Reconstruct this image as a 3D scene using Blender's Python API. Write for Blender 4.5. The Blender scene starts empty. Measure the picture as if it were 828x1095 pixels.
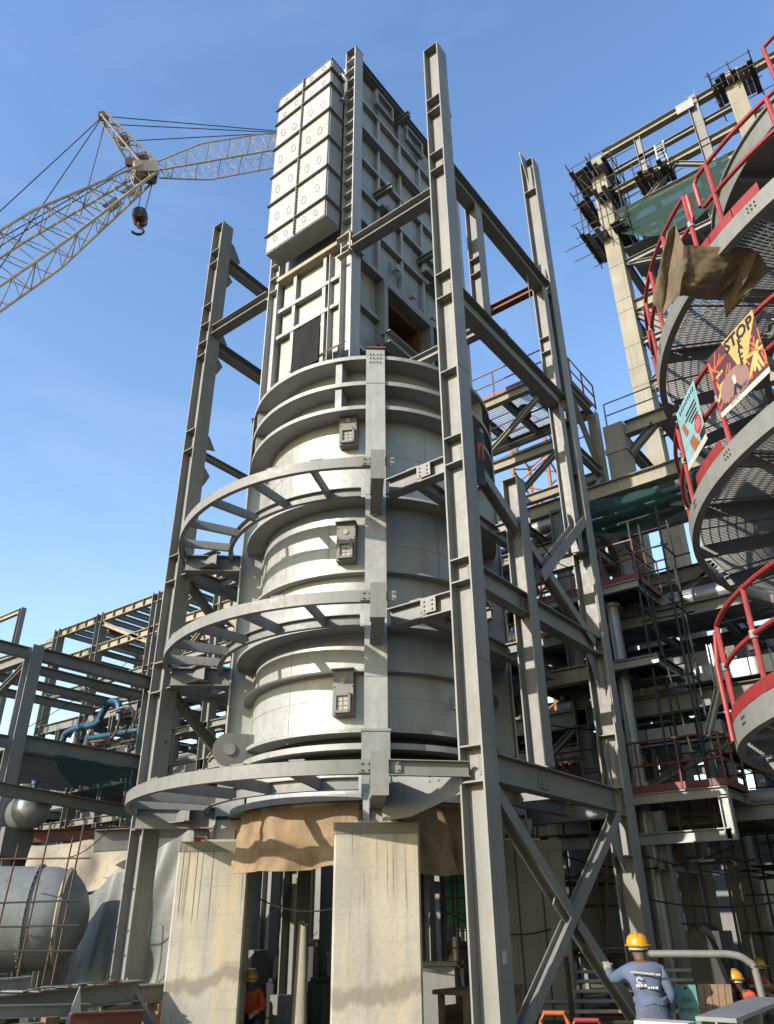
import bpy, bmesh, math, random
from mathutils import Vector, Matrix
random.seed(7)
R = math.radians
scn = bpy.context.scene
col = scn.collection

# ------------------------------------------------------------------ camera
HEAD, PITCH, ROLL = R(37.4), R(28.2), R(-0.52)
cam_d = bpy.data.cameras.new('camera')
cam = bpy.data.objects.new('camera', cam_d)
col.objects.link(cam)
scn.camera = cam
f = Vector((math.cos(PITCH) * math.cos(HEAD), math.cos(PITCH) * math.sin(HEAD), math.sin(PITCH)))
r_ = Vector((math.sin(HEAD), -math.cos(HEAD), 0))
u_ = r_.cross(f)
r2 = r_ * math.cos(ROLL) + u_ * math.sin(ROLL)
u2 = r2.cross(f)
cam.matrix_world = Matrix(((r2.x, u2.x, -f.x, 0), (r2.y, u2.y, -f.y, 0), (r2.z, u2.z, -f.z, 1.8), (0, 0, 0, 1)))
cam_d.sensor_fit = 'HORIZONTAL'
cam_d.sensor_width = 36
cam_d.lens = 36 * 825 / 828
cam_d.clip_start = 0.05
cam_d.clip_end = 3000
scn.render.resolution_x = 774
scn.render.resolution_y = 1024

# ------------------------------------------------------------------ sky and sun
SUN_AZ, SUN_EL = R(166), R(24)          # direction towards the sun (math angle from +X)
world = bpy.data.worlds.new('World')
scn.world = world
world.use_nodes = True
nt = world.node_tree
nt.nodes.clear()
wo = nt.nodes.new('ShaderNodeOutputWorld')
bg = nt.nodes.new('ShaderNodeBackground')
sky = nt.nodes.new('ShaderNodeTexSky')
sky.sky_type = 'NISHITA'
sky.sun_disc = False
sky.sun_elevation = SUN_EL
sky.sun_rotation = R(90) - SUN_AZ
sky.air_density = 1.5
sky.dust_density = 0.5
sky.ozone_density = 1.2
bg.inputs[1].default_value = 0.144
tc = nt.nodes.new('ShaderNodeTexCoord')
mp = nt.nodes.new('ShaderNodeMapping')
mp.inputs['Scale'].default_value = (1.6, 1.6, 5.0)
mp.inputs['Location'].default_value = (2.1, -0.7, 1.3)
nz = nt.nodes.new('ShaderNodeTexNoise')
nz.inputs['Scale'].default_value = 1.5
nz.inputs['Detail'].default_value = 7
nz.inputs['Roughness'].default_value = 0.55
nz.inputs['Distortion'].default_value = 0.5
rp = nt.nodes.new('ShaderNodeValToRGB')
rp.color_ramp.elements[0].position = 0.50
rp.color_ramp.elements[1].position = 0.85
rp.color_ramp.elements[1].color = (0.10, 0.10, 0.10, 1)
mx = nt.nodes.new('ShaderNodeMix')
mx.data_type = 'RGBA'
mx.inputs['B'].default_value = (4.6, 4.9, 5.4, 1)
L = nt.links.new
L(tc.outputs['Generated'], mp.inputs[0])
L(mp.outputs[0], nz.inputs['Vector'])
L(nz.outputs['Fac'], rp.inputs[0])
L(rp.outputs[0], mx.inputs['Factor'])
hs = nt.nodes.new('ShaderNodeHueSaturation')      # clear-day saturation of the photograph
hs.inputs['Saturation'].default_value = 1.24
hs.inputs['Hue'].default_value = 0.513
L(sky.outputs[0], hs.inputs['Color'])
L(hs.outputs[0], mx.inputs['A'])
L(mx.outputs['Result'], bg.inputs[0])
L(bg.outputs[0], wo.inputs[0])
sd = bpy.data.lights.new('sun', 'SUN')
sd.energy = 3.7
sd.angle = R(0.53)
sd.color = (1.0, 0.93, 0.82)
sun = bpy.data.objects.new('sun', sd)
col.objects.link(sun)
sun.location = (0, 0, 60)
sdir = Vector((math.cos(SUN_EL) * math.cos(SUN_AZ), math.cos(SUN_EL) * math.sin(SUN_AZ), math.sin(SUN_EL)))
sun.rotation_euler = sdir.to_track_quat('Z', 'Y').to_euler()
scn.view_settings.view_transform = 'Standard'
scn.view_settings.look = 'None'
scn.view_settings.exposure = 1.1
scn.view_settings.gamma = 1.0
scn.view_settings.use_curve_mapping = False

# ------------------------------------------------------------------ materials
MATS = {}
ALB = 0.55           # overall albedo level
def mat(name, c, rough=0.6, metal=0.0, var=0.15, scale=1.2, streak=0.0, rust=0.0, bump=0.0, rnd=0.06, dirt=(0.10, 0.085, 0.065), emit=None):
    c = tuple(q * ALB for q in c); dirt = tuple(q * ALB for q in dirt)
    m = bpy.data.materials.new(name)
    m.use_nodes = True
    t = m.node_tree
    b = t.nodes['Principled BSDF']
    b.inputs['Roughness'].default_value = rough
    b.inputs['Metallic'].default_value = metal
    N = t.nodes.new
    K = t.links.new
    geo = N('ShaderNodeNewGeometry')
    def noise(sc, det, stretch=None):
        n = N('ShaderNodeTexNoise')
        n.inputs['Scale'].default_value = sc
        n.inputs['Detail'].default_value = det
        if stretch:
            q = N('ShaderNodeMapping')
            q.inputs['Scale'].default_value = stretch
            K(geo.outputs['Position'], q.inputs[0])
            K(q.outputs[0], n.inputs['Vector'])
        else:
            K(geo.outputs['Position'], n.inputs['Vector'])
        return n.outputs['Fac']
    def remap(s, a, b_, lo, hi):
        q = N('ShaderNodeMapRange')
        for i, v in enumerate((a, b_, lo, hi)):
            q.inputs[i + 1].default_value = v
        K(s, q.inputs[0])
        return q.outputs[0]
    def math_(op, a, b_):
        q = N('ShaderNodeMath')
        q.operation = op
        for i, v in enumerate((a, b_)):
            if isinstance(v, (int, float)): q.inputs[i].default_value = v
            else: K(v, q.inputs[i])
        return q.outputs[0]
    def mixc(fac, a, b_):
        q = N('ShaderNodeMix')
        q.data_type = 'RGBA'
        for k, v in (('Factor', fac), ('A', a), ('B', b_)):
            if isinstance(v, (int, float)): q.inputs[k].default_value = v
            elif isinstance(v, tuple): q.inputs[k].default_value = (*v, 1)
            else: K(v, q.inputs[k])
        return q.outputs['Result']
    n1 = noise(scale, 6)
    n2 = noise(scale * 9, 4)
    v = math_('ADD', remap(n1, .3, .7, -var, var), remap(n2, .3, .7, -var * .5, var * .5))
    oi = N('ShaderNodeObjectInfo')
    v = math_('ADD', v, remap(oi.outputs['Random'], 0, 1, -rnd, rnd))
    v = math_('ADD', v, 1.0)
    hv = N('ShaderNodeHueSaturation')
    hv.inputs['Color'].default_value = (*c, 1)
    K(v, hv.inputs['Value'])
    out = hv.outputs[0]
    if streak:
        s = noise(1.0, 5, (9, 9, .45))
        out = mixc(remap(s, .5, .78, 0, streak), out, dirt)
    if rust:
        s = noise(2.6, 8)
        out = mixc(remap(s, .64, .74, 0, rust), out, (0.19, 0.075, 0.03))
    K(out, b.inputs['Base Color'])
    K(remap(n2, .3, .7, rough - .08, rough + .1), b.inputs['Roughness'])
    if bump:
        bp = N('ShaderNodeBump')
        bp.inputs['Strength'].default_value = bump
        bp.inputs['Distance'].default_value = .02
        K(noise(scale * 14, 6), bp.inputs['Height'])
        K(bp.outputs[0], b.inputs['Normal'])
    if emit:
        b.inputs['Emission Color'].default_value = (*c, 1)
        b.inputs['Emission Strength'].default_value = emit
    MATS[name] = m
    return m

mat('steel', (.285, .28, .26), .55, 0, .13, 1.1, .45, .35, .05, dirt=(.17, .145, .105))
mat('steel_dark', (.25, .245, .23), .6, 0, .12, 1.1, .35, .25, .05)
mat('steel_blue', (.30, .315, .32), .5, .1, .10, 1.1, .3, 0, .05)
mat('galv', (.40, .40, .39), .45, .35, .16, 2.2, .25, 0, .05, dirt=(.2, .19, .17))
mat('shell', (.52, .52, .505), .46, .15, .10, .8, .28, .0, .05, rnd=.02, dirt=(.24, .21, .16))
mat('shell_rib', (.46, .455, .435), .5, .1, .12, 1.0, .35, .35, .04, rnd=.04, dirt=(.2, .17, .12))
mat('header_panel', (.54, .535, .505), .5, .1, .13, 1.6, .35, 0, .05, rnd=.12, dirt=(.42, .35, .2))
mat('box_panel', (.47, .475, .475), .5, .2, .12, 1.3, .3, 0, .05, rnd=.08)
mat('concrete', (.44, .395, .315), .85, 0, .16, 1.3, .55, 0, .35, rnd=.03, dirt=(.13, .105, .07))
mat('concrete_old', (.25, .235, .20), .9, 0, .2, 1.3, .6, 0, .35, dirt=(.10, .09, .075))
mat('concrete_pale', (.42, .38, .30), .85, 0, .14, .9, .3, 0, .2)
mat('red', (.40, .035, .035), .5, 0, .2, 3.0, .45, .5, .05, dirt=(.16, .03, .02))
mat('red_dark', (.20, .025, .03), .5, 0, .15, 2.0, .2, 0, 0)
mat('grating', (.33, .32, .29), .55, .2, .15, 3.0)
mat('rust', (.16, .075, .04), .8, 0, .3, 3.0, .3, 0, .2)
mat('rust_beam', (.22, .07, .045), .65, 0, .2, 2.0, .3)
mat('black', (.006, .006, .007), .95, 0, .2, 3.0, 0, 0, .3)
mat('dark', (.035, .033, .03), .7, 0, .3, 2.0)
mat('glass', (.55, .52, .40), .15, 0, .12, 6.0)
mat('tarp_tan', (.37, .25, .135), .8, 0, .28, 2.0, .5, 0, .1, dirt=(.16, .105, .06))
mat('tarp_brown', (.24, .18, .115), .9, 0, .3, 2.2, .4, 0, .06)
mat('tarp_grey', (.24, .25, .24), .42, 0, .15, 1.4, .3, 0, .1)
mat('tarp_cream', (.50, .43, .31), .7, 0, .15, 1.4, .3, 0, .2)
mat('net', (.006, .055, .042), .8, 0, .25, 4.0)
mat('net_light', (.015, .25, .17), .7, 0, .2, 3.0, 0, 0, .3)
mat('crane', (.46, .39, .30), .6, 0, .2, 2.0, .3, .6)
mat('crane_orange', (.42, .16, .045), .6, 0, .2, 2.0)
mat('blue', (.02, .09, .17), .45, 0, .15, 2.0)
mat('orange', (.62, .14, .02), .5, 0, .12, 3.0)
mat('pipe_clad', (.40, .40, .40), .38, .5, .07, 1.5, .2)
mat('wood', (.24, .155, .085), .8, 0, .25, 3.0, .5, 0, .2)
mat('ground', (.155, .135, .105), .95, 0, .3, .8, 0, 0, .6)
mat('gravel', (.22, .205, .175), .95, 0, .3, 2.0, 0, 0, .3)
mat('white', (.66, .65, .60), .5, 0, .08, 3.0)
mat('yellow', (.72, .36, .015), .35, 0, .05, 5.0, rnd=.1)
mat('coverall', (.115, .155, .255), .85, 0, .16, 6.0, 0, 0, .25, rnd=0)
mat('trousers', (.12, .145, .215), .9, 0, .22, 5.0, 0, 0, .3, rnd=0)
mat('vest', (.66, .09, .02), .8, 0, .15, 6.0)
mat('skin', (.16, .085, .055), .6, 0, .08, 8.0)
mat('hair', (.012, .010, .009), .7)
mat('glove', (.45, .40, .33), .85, 0, .15, 9.0)
mat('boot', (.02, .017, .015), .6)
mat('brick_in', (.20, .10, .055), .85, 0, .2, 3.0, .2, 0, .2)
mat('poster_maroon', (.13, .035, .045), .5)
mat('poster_yellow', (.75, .52, .17), .5)
mat('poster_pink', (.36, .20, .17), .5)
mat('poster_orange', (.75, .19, .04), .5)
mat('poster_cyan', (.36, .62, .66), .5)
mat('poster_deep', (.02, .13, .24), .5)
mat('poster_red', (.62, .05, .06), .5)
mat('poster_rust', (.45, .17, .06), .5)
mat('ink', (.015, .014, .016), .6)
mat('teal', (.09, .26, .25), .6)
for nm_ in ('net',):
    t_ = MATS[nm_].node_tree
    b_ = t_.nodes['Principled BSDF']
    tr_ = t_.nodes.new('ShaderNodeBsdfTransparent')
    ms_ = t_.nodes.new('ShaderNodeMixShader')
    ms_.inputs[0].default_value = .62
    t_.links.new(tr_.outputs[0], ms_.inputs[1]); t_.links.new(b_.outputs[0], ms_.inputs[2])
    t_.links.new(ms_.outputs[0], t_.nodes['Material Output'].inputs[0])
for nm_, st_ in (('shell', .35), ('header_panel', .3), ('box_panel', .3), ('pipe_clad', .25), ('shell_rib', .2), ('steel_blue', .2)):   # slightly wavy plate
    t_ = MATS[nm_].node_tree
    b_ = t_.nodes['Principled BSDF']
    g_ = t_.nodes.new('ShaderNodeNewGeometry'); n_ = t_.nodes.new('ShaderNodeTexNoise'); u__ = t_.nodes.new('ShaderNodeBump')
    n_.inputs['Scale'].default_value = 1.7; n_.inputs['Detail'].default_value = 2.5
    u__.inputs['Strength'].default_value = st_; u__.inputs['Distance'].default_value = .12
    t_.links.new(g_.outputs['Position'], n_.inputs['Vector']); t_.links.new(n_.outputs['Fac'], u__.inputs['Height'])
    if b_.inputs['Normal'].links: t_.links.new(b_.inputs['Normal'].links[0].from_socket, u__.inputs['Normal'])
    t_.links.new(u__.outputs[0], b_.inputs['Normal'])
MATS['refractory'] = MATS['brick_in']
def stained_concrete(name, base, ochre):
    m = mat(name, base, .85, 0, .13, 1.3, .35, 0, .3, rnd=.03, dirt=(.20, .165, .11))
    t = m.node_tree
    N, K = t.nodes.new, t.links.new
    b = t.nodes['Principled BSDF']
    src = b.inputs['Base Color'].links[0].from_socket
    geo = N('ShaderNodeNewGeometry')
    def nse(scl, sc, det):
        q = N('ShaderNodeMapping'); q.inputs['Scale'].default_value = scl
        K(geo.outputs['Position'], q.inputs[0])
        n_ = N('ShaderNodeTexNoise'); n_.inputs['Scale'].default_value = sc; n_.inputs['Detail'].default_value = det
        K(q.outputs[0], n_.inputs['Vector'])
        return n_.outputs['Fac']
    def rng(s_, a, b_, lo, hi):
        q = N('ShaderNodeMapRange')
        for i_, v in enumerate((a, b_, lo, hi)): q.inputs[i_ + 1].default_value = v
        K(s_, q.inputs[0]); return q.outputs[0]
    def mth(op, a, b_):
        q = N('ShaderNodeMath'); q.operation = op
        for i_, v in enumerate((a, b_)):
            if isinstance(v, (int, float)): q.inputs[i_].default_value = v
            else: K(v, q.inputs[i_])
        return q.outputs[0]
    def mixc(fac, a, c_):
        q = N('ShaderNodeMix'); q.data_type = 'RGBA'
        K(fac, q.inputs['Factor']); K(a, q.inputs['A']); q.inputs['B'].default_value = (*c_, 1)
        return q.outputs['Result']
    sep = N('ShaderNodeSeparateXYZ'); K(geo.outputs['Position'], sep.inputs[0])
    out = mixc(rng(nse((2.4, 2.4, .25), 1.0, 3), .5, .72, 0, .65), src, ochre)                       # rusty runs
    out = mixc(rng(nse((1, 1, 9), 2.2, 5), .56, .74, 0, .28), out, (.16, .135, .10))                 # board and pour lines
    drip = mth('MULTIPLY', rng(nse((30, 30, .22), 1.0, 1), .62, .67, 0, 1), rng(nse((.6, .6, .5), 1.3, 2), .48, .6, 0, .75))
    out = mixc(drip, out, (.045, .036, .025))                                                        # thin dark drips
    zz = mth('ADD', mth('ADD', sep.outputs['Z'], mth('MULTIPLY', nse((1.1, 1.1, .4), 1.0, 2), .9)), mth('MULTIPLY', nse((9, 9, 3), 1.0, 5), .22))
    band = mth('MULTIPLY', rng(zz, 1.36, 1.44, 0, 1), rng(zz, 1.56, 1.66, 1, 0))
    out = mixc(mth('MULTIPLY', band, .7), out, (.16, .135, .10))                                     # damp pour band
    cap = rng(mth('ADD', sep.outputs['Z'], mth('MULTIPLY', nse((7, 7, .8), 1.0, 3), .5)), 3.16, 3.4, 0, .6)
    out = mixc(cap, out, (.15, .13, .10))
    K(out, b.inputs['Base Color'])
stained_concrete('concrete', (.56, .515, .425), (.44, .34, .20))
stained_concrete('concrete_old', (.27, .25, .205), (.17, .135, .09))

# ------------------------------------------------------------------ helpers
WL = {}
class MB:
    """collects shapes for ONE mesh object (world coordinates)"""
    def __init__(s): s.v = []; s.f = []
    def add(s, vs, fs):
        n = len(s.v)
        s.v += [tuple(p) for p in vs]
        s.f += [tuple(i + n for i in q) for q in fs]
        return s
    def box(s, x0, x1, y0, y1, z0, z1):
        vs = [(x, y, z) for z in (z0, z1) for y in (y0, y1) for x in (x0, x1)]
        return s.add(vs, [(0, 2, 3, 1), (4, 5, 7, 6), (0, 1, 5, 4), (2, 6, 7, 3), (0, 4, 6, 2), (1, 3, 7, 5)])
    def obox(s, c, ax, ay, az):
        """oriented box: centre and three half-axis vectors"""
        c, ax, ay, az = map(Vector, (c, ax, ay, az))
        vs = [c + ax * i + ay * j + az * k for k in (-1, 1) for j in (-1, 1) for i in (-1, 1)]
        return s.add(vs, [(0, 2, 3, 1), (4, 5, 7, 6), (0, 1, 5, 4), (2, 6, 7, 3), (0, 4, 6, 2), (1, 3, 7, 5)])
    def extr(s, prof, p0, p1, up):
        p0, p1, up = Vector(p0), Vector(p1), Vector(up)
        d = (p1 - p0).normalized()
        up = (up - d * up.dot(d)).normalized()
        sd_ = d.cross(up)
        n = len(prof)
        vs = [p0 + sd_ * a + up * b for a, b in prof] + [p1 + sd_ * a + up * b for a, b in prof]
        fs = [(i, (i + 1) % n, (i + 1) % n + n, i + n) for i in range(n)]
        return s.add(vs, fs + [tuple(range(n))[::-1], tuple(range(n, 2 * n))])
    def ibeam(s, p0, p1, h=.3, b=.2, up=(0, 0, 1), tf=.022, tw=.014):
        H, B, w = h / 2, b / 2, tw / 2
        pr = [(-B, -H), (B, -H), (B, -H + tf), (w, -H + tf), (w, H - tf), (B, H - tf), (B, H), (-B, H), (-B, H - tf), (-w, H - tf), (-w, -H + tf), (-B, -H + tf)]
        return s.extr(pr, p0, p1, up)
    def channel(s, p0, p1, h=.2, b=.08, up=(0, 0, 1), t=.014):
        H = h / 2
        pr = [(0, -H), (b, -H), (b, -H + t), (t, -H + t), (t, H - t), (b, H - t), (b, H), (0, H)]
        return s.extr(pr, p0, p1, up)
    def angle(s, p0, p1, a=.08, up=(0, 0, 1), t=.012):
        pr = [(0, 0), (a, 0), (a, t), (t, t), (t, a), (0, a)]
        return s.extr(pr, p0, p1, up)
    def bar(s, p0, p1, w, h, up=(0, 0, 1)):
        return s.extr([(-w / 2, -h / 2), (w / 2, -h / 2), (w / 2, h / 2), (-w / 2, h / 2)], p0, p1, up)
    def tube(s, p0, p1, rad, n=8, r1=None):
        p0, p1 = Vector(p0), Vector(p1)
        d = (p1 - p0).normalized()
        a = d.orthogonal().normalized()
        b = d.cross(a)
        r1 = rad if r1 is None else r1
        cs = [(math.cos(2 * math.pi * i / n), math.sin(2 * math.pi * i / n)) for i in range(n)]
        vs = [p0 + (a * x + b * y) * rad for x, y in cs] + [p1 + (a * x + b * y) * r1 for x, y in cs]
        return s.add(vs, [(i, (i + 1) % n, (i + 1) % n + n, i + n) for i in range(n)] + [tuple(range(n))[::-1], tuple(range(n, 2 * n))])
    def path(s, pts, rad, n=8):
        pts = [Vector(p) for p in pts]
        ref = Vector((0, 0, 1))
        rings = []
        for i, p in enumerate(pts):
            d = ((pts[min(i + 1, len(pts) - 1)] - pts[max(i - 1, 0)])).normalized()
            if abs(d.dot(ref)) > .95: rf = Vector((1, 0.3, 0))
            else: rf = ref
            a = (rf - d * rf.dot(d)).normalized()
            b = d.cross(a)
            rings.append([p + (a * math.cos(2 * math.pi * k / n) + b * math.sin(2 * math.pi * k / n)) * rad for k in range(n)])
        vs = [q for g in rings for q in g]
        fs = []
        for i in range(len(pts) - 1):
            for k in range(n):
                fs.append((i * n + k, i * n + (k + 1) % n, (i + 1) * n + (k + 1) % n, (i + 1) * n + k))
        m = (len(pts) - 1) * n
        return s.add(vs, fs + [tuple(range(n))[::-1], tuple(range(m, m + n))])
    def bend(s, pts, rad, n=10, sub=6):
        p = [Vector(q) for q in pts]
        out = []
        for i in range(len(p) - 1):
            a, b, c, d = p[max(i - 1, 0)], p[i], p[i + 1], p[min(i + 2, len(p) - 1)]
            for k in range(sub):
                t = k / sub
                out.append(.5 * ((2 * b) + (c - a) * t + (2 * a - 5 * b + 4 * c - d) * t * t + (3 * b - a - 3 * c + d) * t ** 3))
        out.append(p[-1])
        return s.path(out, rad, n)
    def arc(s, c, r0, r1, z0, z1, a0=0, a1=360, n=None):
        """annular block between two radii, heights and polar angles (degrees)"""
        full = abs(a1 - a0) >= 360
        n = n or max(6, int(abs(a1 - a0) / 3))
        m = n if full else n + 1
        vs = []
        for i in range(m):
            a = R(a0 + (a1 - a0) * i / n)
            x, y = math.cos(a), math.sin(a)
            vs += [(c[0] + r0 * x, c[1] + r0 * y, z0), (c[0] + r1 * x, c[1] + r1 * y, z0), (c[0] + r1 * x, c[1] + r1 * y, z1), (c[0] + r0 * x, c[1] + r0 * y, z1)]
        fs = []
        for i in range(n):
            j = (i + 1) % m
            for k in range(4):
                fs.append((i * 4 + k, j * 4 + k, j * 4 + (k + 1) % 4, i * 4 + (k + 1) % 4))
        if not full: fs += [(3, 2, 1, 0), tuple(n * 4 + k for k in range(4))]
        return s.add(vs, fs)
    def lathe(s, p, axis, prof, n=24):
        """profile of (along, radius) turned about an axis from p"""
        p, d = Vector(p), Vector(axis).normalized()
        a = d.orthogonal().normalized()
        b = d.cross(a)
        vs = []
        for t, rr in prof:
            for k in range(n):
                w = 2 * math.pi * k / n
                vs.append(p + d * t + (a * math.cos(w) + b * math.sin(w)) * rr)
        fs = [(i * n + k, i * n + (k + 1) % n, (i + 1) * n + (k + 1) % n, (i + 1) * n + k) for i in range(len(prof) - 1) for k in range(n)]
        m = (len(prof) - 1) * n
        return s.add(vs, fs + [tuple(range(n))[::-1], tuple(range(m, m + n))])
    def plate(s, pts, nrm, t):
        """flat polygon given thickness t along nrm"""
        nrm = Vector(nrm).normalized() * t
        pts = [Vector(p) for p in pts]
        n = len(pts)
        return s.add(pts + [p + nrm for p in pts], [tuple(range(n))[::-1], tuple(range(n, 2 * n))] + [(i, (i + 1) % n, (i + 1) % n + n, i + n) for i in range(n)])

def obj(name, mb, m, parent=None, smooth=False, **props):
    me = bpy.data.meshes.new(name)
    vs = mb.v
    lo = [min(p[i] for p in vs) for i in range(3)]
    hi = [max(p[i] for p in vs) for i in range(3)]
    c = Vector(((lo[0] + hi[0]) / 2, (lo[1] + hi[1]) / 2, lo[2]))
    me.from_pydata([(p[0] - c.x, p[1] - c.y, p[2] - c.z) for p in vs], [], mb.f)
    bm = bmesh.new()
    bm.from_mesh(me)
    bmesh.ops.recalc_face_normals(bm, faces=bm.faces)
    bm.to_mesh(me)
    bm.free()
    if smooth:
        me.shade_smooth()
        me.set_sharp_from_angle(angle=R(40))
    me.materials.append(MATS[m] if isinstance(m, str) else m)
    o = bpy.data.objects.new(name, me)
    col.objects.link(o)
    if parent is not None:
        o.parent = parent
        o.location = c - WL[parent.name]
    else:
        o.location = c
    WL[o.name] = c
    for k, v in props.items(): o[k] = v
    return o
def thing(name, loc, label, cat, group=None):
    o = bpy.data.objects.new(name, None)
    o.empty_display_size = .2
    col.objects.link(o)
    o.location = loc
    WL[o.name] = Vector(loc)
    o['label'] = label
    o['category'] = cat
    if group: o['group'] = group
    return o
def tag(o, label, cat, group=None):
    o['label'] = label; o['category'] = cat
    if group: o['group'] = group
    return o
def I(parent, p0, p1, h=.3, b=.2, up=(0, 0, 1), m='steel', name='beam', **k):
    return obj(name, MB().ibeam(p0, p1, h, b, up, **k), m, parent)
ORDW = ['first', 'second', 'third', 'fourth', 'fifth', 'sixth', 'seventh', 'eighth', 'ninth', 'tenth', 'eleventh', 'twelfth', 'thirteenth', 'fourteenth', 'fifteenth', 'sixteenth', 'seventeenth', 'eighteenth', 'nineteenth', 'twentieth']
def from_left(objs, fmt):
    """number look-alikes by their order from the left of the view"""
    objs = sorted(objs, key=lambda o: -math.atan2(o.location.y, o.location.x))
    for o, w_ in zip(objs, ORDW): o['label'] = fmt % w_
def text(parent, s, size, M, m, name='lettering', bold=0.0, ext=.0015):
    cu = bpy.data.curves.new('txt', 'FONT')
    cu.body = s
    cu.size = size
    cu.align_x = 'CENTER'
    cu.align_y = 'CENTER'
    cu.offset = bold
    cu.extrude = ext
    cu.resolution_u = 2
    to = bpy.data.objects.new('txt', cu)
    col.objects.link(to)
    dg = bpy.context.evaluated_depsgraph_get()
    me = bpy.data.meshes.new_from_object(to.evaluated_get(dg))
    bpy.data.objects.remove(to)
    me.transform(M)
    mb = MB()
    mb.add([v.co[:] for v in me.vertices], [tuple(p.vertices) for p in me.polygons])
    return obj(name, mb, m, parent)

from mathutils import noise as mnoise
def nz3(x, y, z): return mnoise.noise(Vector((x, y, z)))
def crease(u, v, sd_=0.0):
    """cloth relief: broad soft folds and sharper creases"""
    return nz3(u * 4, v * 1.2, sd_) * .6 - abs(nz3(u * 7 + v * 2.2, v * 3 - u, sd_ + 5)) * .7 - abs(nz3(u * 15 - v * 4, v * 5, sd_ + 9)) * .3 + .35

# ------------------------------------------------------------------ ground
gm = MB()
n = 60
gx = [-400 + 0 * i for i in range(1)]
xs = sorted(set([-900, -300, -100, -40] + [-20 + i * 1.0 for i in range(0, 71)] + [80, 150, 400, 1200]))
vs, fs = [], []
for j, y in enumerate(xs):
    for i, x in enumerate(xs):
        near = -20 < x < 50 and -20 < y < 50
        vs.append((x, y, (math.sin(x * 1.3 + y * .7) + math.sin(y * 1.9 - x * .4)) * .02 + random.uniform(-.02, .02) if near else 0))
nn = len(xs)
for j in range(nn - 1):
    for i in range(nn - 1):
        fs.append((j * nn + i, j * nn + i + 1, (j + 1) * nn + i + 1, (j + 1) * nn + i))
gm.add(vs, fs)
obj('ground', gm, 'ground', smooth=True, kind='structure')

# ------------------------------------------------------------------ fired heater
HC = (12.5, 10.0)
FA = 220                                    # polar angle of the front shell column
def Pp(r, a, z): return Vector((HC[0] + r * math.cos(R(a)), HC[1] + r * math.sin(R(a)), z))
def rad(a): return Vector((math.cos(R(a)), math.sin(R(a)), 0))
def tan(a): return Vector((-math.sin(R(a)), math.cos(R(a)), 0))
heater = thing('fired_heater', (HC[0], HC[1], 3.2), 'tall grey cylindrical fired heater with a rectangular steel box on top', 'furnace')
SR = 2.42
for z0, z1 in ((3.72, 4.28), (4.73, 6.66), (6.66, 9.32), (9.32, 11.42), (11.42, 12.66)):
    obj('shell_course', MB().arc(HC, SR - .03, SR, z0 + .004, z1 - .004, 0, 360, 96), 'shell', heater, True)
# thin weld seams
for z in (5.35, 8.35, 10.4):
    obj('weld_seam', MB().arc(HC, SR - .01, SR + .006, z, z + .014, 0, 360, 96), 'shell_rib', heater)
for a0, z0, z1 in ((172, 9.4, 11.35), (198, 6.7, 9.25), (252, 6.7, 9.25), (180, 4.66, 6.6), (262, 4.66, 6.6), (246, 9.4, 11.3)):
    obj('weld_seam', MB().arc(HC, SR - .01, SR + .006, z0, z1, a0, a0 + .35, 1), 'shell_rib', heater)
# ring stiffeners: (z, outer radius, thickness, lip height)
for z, ro, th, lip in ((12.66, 2.89, .05, .07), (11.98, 2.88, .05, .08), (11.36, 2.87, .05, .06), (9.26, 2.82, .05, .0), (7.74, 2.62, .04, 0),
                       (6.6, 2.82, .05, 0), (5.82, 2.62, .04, 0), (4.80, 2.56, .07, 0), (4.54, 2.60, .1, 0), (3.70, 2.70, .07, .05)):
    q = MB().arc(HC, SR + .002 if not 4.5 < z < 4.9 else SR - .28, ro, z - th, z, 0, 360, 96)
    if lip: q.arc(HC, ro, ro + .018, z - th - lip / 2, z + .01, 0, 360, 96)
    obj('ring_stiffener', q, 'shell_rib', heater, True)
obj('slot_shade_band', MB().arc(HC, SR - .4, SR - .3, 4.2, 4.8, 0, 360, 64), 'dark', heater)  # dark-coloured ring standing in for the shade inside the slots between rings
obj('floor_plate', MB().arc(HC, .3, SR + .1, 3.56, 3.62, 0, 360, 64), 'shell_rib', heater)
obj('top_plate', MB().arc(HC, .2, SR + .3, 12.665, 12.70, 0, 360, 64), 'shell_rib', heater)
for a in (204, 146, 282):
    for z0, z1 in ((12.0, 12.6), (11.38, 11.9)):
        obj('rib_plate', MB().obox(Pp(2.64, a, (z0 + z1) / 2), rad(a) * .20, tan(a) * .07, (0, 0, (z1 - z0) / 2)), 'shell', heater)
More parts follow.
